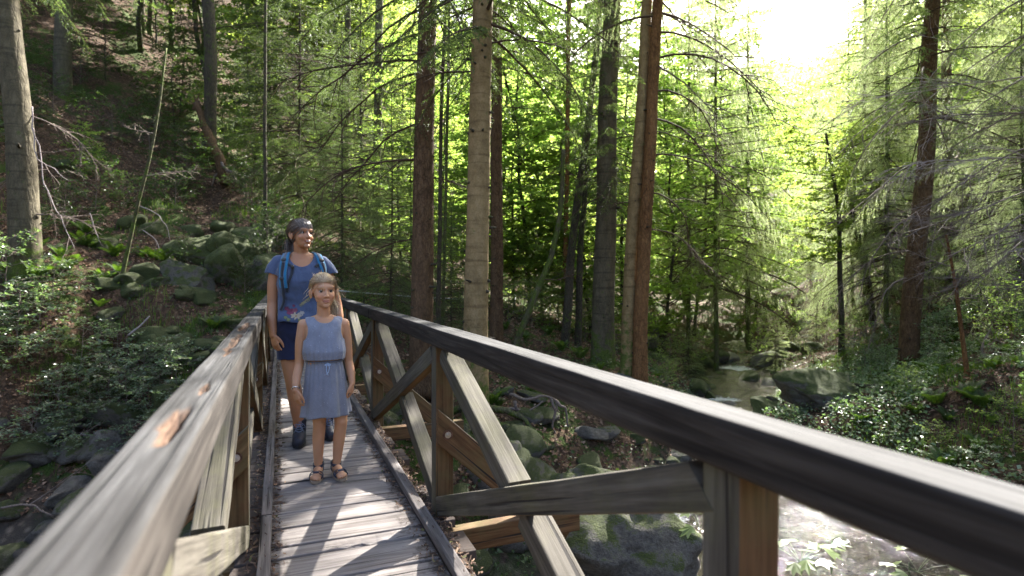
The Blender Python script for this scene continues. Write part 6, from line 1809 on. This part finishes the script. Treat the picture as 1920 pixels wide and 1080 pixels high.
# ---- the girl ----------------------------------------------------------------------
GI = empty('person', (0.262, 3.66, 0)); tag(GI, 'girl in a sleeveless grey-blue dress and sandals standing in front of the woman', 'girl')
HG = Head((-.012, -.015, 1.142), R(7), R(-3), .925, roll=R(-1), child=True)
TG = [(.53, 0, .0, .100, .075), (.58, 0, .005, .112, .085), (.64, 0, .0, .108, .082), (.70, 0, -.003, .098, .076), (.78, 0, -.006, .100, .078), (.86, 0, -.006, .108, .078), (.92, 0, .0, .115, .072), (.96, 0, .004, .108, .062), (.985, 0, .006, .07, .048)]
TG = [(z, cx - .010, cy, rx, ry) for z, cx, cy, rx, ry in TG]
gra = [(-.128, .005, .945), (-.148, .012, .83), (-.152, .01, .705), (-.170, -.03, .63), (-.176, -.075, .560)]
gla = [(.108, .005, .945), (.130, .022, .83), (.140, .03, .705), (.152, .0, .64), (.156, -.03, .572)]
grl = [(-.060, .0, .60), (-.048, -.005, .46), (-.036, -.012, .335), (-.042, .005, .24), (-.043, .015, .075)]
gll = [(.048, .0, .60), (.075, -.012, .46), (.090, -.03, .335), (.080, -.012, .24), (.066, .0, .075)]
def body_g():
    mb = MB(); loft(mb, TG); H = HG; H.build(mb)
    limb(mb, [(-.01, .008, .95), (-.012, .0, 1.01), H.w((0, .01, -.06))], [.048, .040, .040])
    limb(mb, [(-.120, .005, .942), (-.01, .002, .985), (.100, .005, .942)], [.036, .036, .036])
    for A in (gra, gla): limb(mb, A, [.036, .031, .0265, .0265, .0185])
    for A in (grl, gll): limb(mb, A, [.062, .050, .038, .037, .0245])
    for A in (grl, gll): ell(mb, np.array(A[2]) + (0, -.012, .004), (.028, .028, .034))
    hand(mb, gra[-1], (.12, -.12, -.97), (.8, .5, .1), (.5, -.85, 0), .76, .38); hand(mb, gla[-1], (-.02, .1, -.97), (-.85, .35, 0), (-.35, -.9, 0), .76, .42)
    for A, yaw in ((grl, R(-12)), (gll, R(12))):
        a = np.array(A[-1]); Rz = rotz(yaw)
        def q(*p): return a * (1, 1, 0) + Rz @ np.array(p)
        limb(mb, [q(0, .02, .030), q(0, -.02, .045), q(0, -.09, .030)], [.026, .026, .022]); limb(mb, [q(0, .0, .075), q(0, .012, .04)], [.025, .027])
        ell(mb, q(0, -.095, .028), (.033, .03, .014)); 
        for i, (xx, yy, r) in enumerate(((-.022, -.118, .0105), (-.007, -.124, .0078), (.005, -.122, .0072), (.016, -.116, .0068), (.026, -.108, .0062))):
            s_ = 1 if A is grl else -1
            limb(mb, [q(-xx * s_, yy + .025, .026), q(-xx * s_, yy, .022)], [r, r], 8)
    me = remesh(mb, .0034, 3, .35); V = HG.shape(mv(me), False); setv(me, V)
    col = HG.colour(V, (.49, .265, .15), (.42, .17, .12), .5); n = fbm(V * 20, 3, 3)[:, None] * .04
    setcol(me, np.hstack([np.clip(col * (1 + n), 0, 1), np.ones((len(V), 1))])); me.materials.clear(); me.materials.append(M_skin); return me
link('body', body_g(), GI); HG.extras(GI, False, M_hairc)
hg = cap_mesh(HG, (.0825, .1015, .0935), (0, .018, .036), lambda P: hairline(P, .068, -.0, -.07), M_hairc, 'hair', GI)
PS = []
for k in range(760):
    a = rh.uniform(-1.25, 1.25); z0 = rh.uniform(.30, 1.1); st_ = (math.sin(a), -math.cos(a) * (1.0 if abs(a) < .9 else .8) + rh.uniform(-.02, .15), z0 * (.95 if abs(a) < .8 else .6))
    PS.append(over(HG, st_, (.22 + rh.normal(0, .12), 1.0, -.25 + rh.normal(0, .12)), (.087, .1065, .0985), 14, rh.uniform(0, .022), jit=rh.normal(0, .0015, 3)))
for k in range(16):      # loose wisps round the face and neck
    sg = rh.choice([-1, 1, 1]); s_ = np.array((sg * .082, -.02 + rh.uniform(-.02, .05), rh.uniform(.0, .06)))
    P = [s_]; v = np.array((sg * .4, -.1, -.6))
    for q in range(8): v = v + rh.normal(0, .22, 3) + np.array((sg * .05, 0, -.12)); v /= np.linalg.norm(v); P.append(P[-1] + v * rh.uniform(.006, .014))
    PS.append(HG.w(np.array(P)))
for k in range(26):
    a_ = rh.uniform(-1.2, 1.2); d_ = np.array((math.sin(a_), rh.uniform(-.5, .6), math.cos(a_))); d_ /= np.linalg.norm(d_); b_ = d_ * np.array((.085, .105, .097)) + (0, .018, .036)
    PS.append(HG.w(np.array([b_ * .99, b_ + d_ * .008 + rh.normal(0, .004, 3), b_ + d_ * .016 + rh.normal(0, .006, 3)])))
strands('hair_strands', PS, .0017, M_hairc, hg)
PS = []
for k in range(200):
    o = rh.normal(0, .012, 3); q = [(.01, .108, .0), (.035, .115, -.03), (.062, .085, -.07), (.078, .055, -.11), (.080, .040, -.15)]
    sp = rh.uniform(.5, 1.3); PS.append(HG.w(np.array([np.array(p) + o * s2 * sp + rh.normal(0, .0012, 3) for p, s2 in zip(q, (.4, 1.1, 1.3, 1.1, .7))])))
strands('ponytail', PS, .0026, M_hairc, hg)
# dress: bodice
def bodice():
    mb = MB(); loft(mb, [(z, cx, cy, rx + .010 + .022 * max(0, 1 - abs(z - .765) / .09), ry + .010 + .020 * max(0, 1 - abs(z - .765) / .09)) for z, cx, cy, rx, ry in TG if z > .62])
    limb(mb, [(-.112, .005, .942), (-.01, .004, .978), (.092, .005, .942)], [.043, .042, .043])
    me = remesh(mb, .004, 5); V = mv(me); N = np.empty(len(V) * 3, np.float32); me.vertex_normals.foreach_get('vector', N); N = N.reshape(-1, 3)
    ang = np.arctan2(V[:, 1], V[:, 0] + .01); lo = np.clip((.84 - V[:, 2]) / .12, 0, 1)
    V = V + N * (np.sin(ang * 26 + fbm(V * 9, 2, 2) * 2.5) * .0028 * lo + fbm(V * np.array([20, 20, 9]), 3, 6) * .0035)[:, None]; setv(me, V)
    def keep(c):
        x = c.x + .01
        if c.z < .733: return False
        if (x / .060) ** 2 + ((c.z - 1.005) / (.050 if c.y < 0 else .02)) ** 2 < 1: return False
        for sg in (-1, 1):
            if ((sg * x - .137) / .042) ** 2 + ((c.z - .915) / .072) ** 2 < 1 or (sg * x > .108 and c.z > .88): return False
        return c.z < .992
    return cut(me, keep, 'dress_bodice', [M_dress])
bo = solid(link('dress_bodice', bodice(), GI), .002)
n = 220; nz_ = 40; a = np.linspace(0, 2 * math.pi, n, endpoint=False); VV = []
for k in range(nz_):
    t_ = k / (nz_ - 1); z = .722 - t_ * .335
    rx = .100 + .042 * t_ ** .8; ry = .084 + .036 * t_ ** .8
    pl = np.sin(a * 23 + 1.3 * np.sin(a * 3) + .6) * .0030 * (1 - t_) ** 1.5 + np.sin(a * 9 + 1.1 + 1.5 * np.sin(a * 2)) * .0085 * t_ ** 1.1 + np.sin(a * 5 + 2) * .007 * t_
    r = 1 + pl / .11
    VV.append(np.stack([-.006 + .004 * t_ + np.cos(a) * rx * r, np.sin(a) * ry * r, z + np.sin(a * 4 + 1) * .004 * t_], 1))
VV = np.concatenate(VV); VV += fbm(VV * 12, 3, 5)[:, None] * .002
i = np.arange(nz_ - 1)[:, None] * n; j = np.arange(n)[None]; jn = (j + 1) % n; F = np.stack([i + j, i + n + j, i + n + jn, i + jn], -1).reshape(-1, 4)
solid(link('dress_skirt', mesh_np('dress_skirt', VV, F, M_dress), GI), .002)
mb = MB(); P = [( -.008 + math.cos(q) * .103, math.sin(q) * .087, .722) for q in np.linspace(0, 2 * math.pi, 61)]
add_tube(mb, P, .013, 10, caps=False, rb=.0045); V = mb.V[0]; an = np.arctan2(V[:, 1], V[:, 0]); V *= (1 + np.sin(an * 60) * .006)[:, None] * np.array([1, 1, 0]) + np.array([0, 0, 1]); link('waistband', mb.mesh('waistband', [M_band]), GI)
for pts in (((.004, -.098, .716), (-.004, -.108, .690), (-.002, -.112, .665), (.006, -.116, .645)), ((.006, -.098, .716), (.014, -.108, .690), (.008, -.113, .665), (-.006, -.116, .650)), ((.005, -.100, .716), (.022, -.106, .705), (.006, -.107, .702)), ((.005, -.100, .716), (-.014, -.106, .705), (.004, -.107, .702))):
    mb = MB(); P = np.array([at_path(np.array(pts), min(v, .999))[0] for v in np.linspace(0, 1, 10)]); add_tube(mb, P, .0024, 6); link('drawstring', mb.mesh('drawstring', [M_cord]), GI)
# sandals
def ringband(mb, c, ax, rx, ry, w, th, seg=26, tilt=(0, 0, 0)):
    ax = Vector(ax).normalized(); q = np.array(ax.to_track_quat('Z', 'Y').to_matrix()); a = np.linspace(0, 2 * math.pi, seg, endpoint=False)
    rows = []
    for dr, dz in ((0, -w / 2), (th, -w / 2 * .9), (th, w / 2 * .9), (0, w / 2)): rows.append(np.stack([np.cos(a) * (rx + dr), np.sin(a) * (ry + dr), np.full(seg, dz)], 1) @ q.T + np.array(c))
    V = np.stack(rows, 1).reshape(-1, 3); i = np.arange(seg)[:, None] * 4; i2 = ((np.arange(seg) + 1) % seg)[:, None] * 4; j = np.arange(4)[None]; jn = (j + 1) % 4
    mb.add(V, np.stack([i + j, i2 + j, i2 + jn, i + jn], -1).reshape(-1, 4))
def sandal(a, yaw, parent):
    Rz = rotz(yaw); t = np.array((a[0], a[1], 0))
    so = MB(); ang = np.linspace(0, 2 * math.pi, 30, endpoint=False); out = np.stack([np.sin(ang) * (.037 + .005 * np.cos(ang)), -.047 - np.cos(ang) * .094, np.zeros(30)], 1)
    V = np.vstack([out * (.97, 1, 1), out + (0, 0, .014)]); F = [[i, (i + 1) % 30, 30 + (i + 1) % 30, 30 + i] for i in range(30)]
    so.add(V @ Rz.T + t, F); so.F[3].append(np.array([[0, i + 1, i] for i in range(1, 29)] + [[30, 30 + i, 31 + i] for i in range(1, 29)])); so.M[3].append(np.zeros(56, int))
    o = link('sandal', so.mesh('sandal', [M_sandsole], False), parent)
    def w(*p): return Rz @ np.array(p) + t
    for c, ax, rx, ry, wd in (((0, .012, .072), (0, -.25, 1), .030, .033, .020), ((0, -.068, .030), (0, 1, -.55), .0375, .0245, .020), ((0, -.088, .026), (0, 1, -.35), .0375, .0195, .014), ((0, .022, .045), (0, -1, .35), .028, .034, .012)):
        mb = MB(); ringband(mb, w(*c), Rz @ np.array(ax, float), rx, ry, wd, .0032); V = mb.V[0]; V[:, 2] = np.maximum(V[:, 2], .012); link('strap', mb.mesh('strap', [M_sandal]), o)
    mb = MB(); ell(mb, w(0, -.080, .052), (.02, .016, .006), Rz, 14); link('bow', mb.mesh('bow', [M_sandal], False), o)
sandal(grl[-1], R(-12), GI); sandal(gll[-1], R(12), GI)
mb = MB(); ringband(mb, np.array(gra[-1]) + (0, .006, .012), np.array(gra[-1]) - np.array(gra[-2]), .0215, .0215, .006, .003); link('bracelet', mb.mesh('bracelet', [M_silver]), GI)

# ------------------------------------------------------------------ say where the look-alikes stand
def pix(o):
    w = Vector(o.location); X, Y = w.x, w.y
    r, d = X * cT - Y * sT, X * sT + Y * cT
    return 960 + FPX * r / max(d, .5), d
def relabel(group, rows):
    for o in bpy.data.objects:
        if o.get('group') == group and o.parent is None:
            x, d = pix(o)
            for lim, near, lab in rows:
                if x < lim and (near is None or d < near):
                    o['label'] = lab; o['group'] = lab; break
T_ = 'bright-leaved young tree '
relabel(G_mid, [(775, None, T_ + 'of the background, left of the red-brown spruce trunk'), (880, 20, T_ + 'just behind the gap between red-brown and tan trunk'), (880, None, T_ + 'far back, between red-brown and tan trunk'),
    (1010, 16, 'small bright-leaved tree right of the tan trunk, front of the thicket'), (1010, 20, 'tall bright-leaved tree right of the tan trunk'), (1010, None, T_ + 'far back, right of the tan trunk'),
    (1105, 16, 'small bright-leaved tree behind the thin leaning stems'), (1105, 20, 'tall bright-leaved tree behind the thin leaning stems'), (1105, None, T_ + 'far back behind the thin leaning stems'),
    (1215, 20, T_ + 'behind the grey-green trunk and the close pair of trunks'), (1215, None, T_ + 'far back behind the close pair of trunks'), (9999, None, T_ + 'right of the close pair of trunks')])
relabel(G_l, [(60, None, 'dark leafy tree uphill of the thick left edge trunk'), (250, None, 'dark leafy tree on the hill behind the grey-green trunk at left'), (400, None, 'dark leafy tree on the hill left of the dark forked trunk'), (9999, None, 'dark leafy tree on the hill right of the dark forked trunk')])
relabel(G_t, [(420, None, 'tall dark beech above the slope left of the forked trunk'), (9999, None, 'tall dark beech above the slope between forked and red-brown trunk')])
relabel(G_r, [(1420, 31, 'sunlit leafy tree left of the clearing upstream'), (1420, None, 'distant leafy tree left of the clearing upstream'), (1600, 38, 'low leafy tree in the sunlit clearing upstream'), (1600, None, 'distant leafy tree closing the clearing upstream'), (1720, None, 'leafy tree between the black forked trunk and the mossy-footed spruce'), (1830, None, 'leafy tree on the right bank behind the mossy-footed spruce'), (9999, None, 'leafy tree high on the right bank near the photo edge')])
relabel('pale leafy shrubs above the left stream bed', [(90, None, 'pale leafy shrub at the left edge above the stream bed'), (210, None, 'pale leafy shrub around the glowing mossy boulder at left'), (9999, None, 'pale leafy shrub between glowing mossy boulder and left railing')])
relabel('undergrowth bushes on the left slope', [(110, None, 'small dark bush around the thick left edge trunk'), (260, None, 'small dark bush near the bent sapling on the left slope'), (400, None, 'small dark bush uphill right of the bent sapling'), (9999, None, 'small dark bush near the broken trunk, left of the woman')])
relabel('leafy bushes on the right bank', [(1665, None, 'sunlit bush on the right bank between boulder and mossy-footed spruce'), (1755, 9, 'low sunlit bush at the water just above the right railing'), (1755, None, 'sunlit bush around the foot of the mossy-footed spruce'), (1830, None, 'sunlit bush around the thin orange-brown sapling'), (9999, None, 'sunlit bush on the right bank at the photo edge')])
relabel('bushes among the trunks on the far bank', [(850, None, 'low bush behind the red-brown trunk'), (1040, None, 'low bush right of the tan trunk'), (1190, None, 'low bush around the grey-green trunk'), (9999, None, 'low bush on the bank right of the close trunk pair')])
relabel(G_m, [(300, None, 'dark mossy rock of the left bank, above the pale shrubs'), (400, None, 'dark mossy rock of the left bank, midway to the railing'), (9999, None, 'dark mossy rock of the left bank, against the railing')])
relabel(G_o2, [(230, None, 'mossy outcrop left of the bent sapling'), (380, None, 'mossy outcrop just right of the bent sapling'), (9999, None, 'mossy outcrop below the broken trunk on the left slope')])
relabel(G_s, [(1300, None, 'mossy stone at the left side of the stream behind the right railing'), (1380, None, 'stone in the pool upstream left of the big mossy boulder'), (9999, None, 'stone in the stream close to the big mossy boulder')])
relabel(G_b, [(110, None, 'dark wet stone of the left stream bed at the photo edge'), (260, None, 'dark wet stone of the left stream bed below the mossy boulders'), (9999, None, 'dark wet stone of the left stream bed nearest the railing')])
relabel(G_c, [(1030, None, 'mossy stone beside the spreading roots of the tan trunk'), (1150, None, 'mossy stone on the bank behind the large grey boulder'), (9999, None, 'mossy stone at the stream side of the far bank')])
relabel('ferns on the right bank', [(1700, None, 'green fern on the right bank left of the mossy-footed spruce'), (1820, None, 'green fern around the thin orange-brown sapling'), (9999, None, 'green fern at the right edge of the photo')])
relabel('ferns on the left bank', [(150, None, 'fern near the thick left edge trunk'), (330, None, 'fern near the bent sapling'), (9999, None, 'fern close to the left railing')])
relabel('ferns on the far bank', [(1060, None, 'small fern near the roots of the tan trunk'), (9999, None, 'small fern below the close trunk pair')])
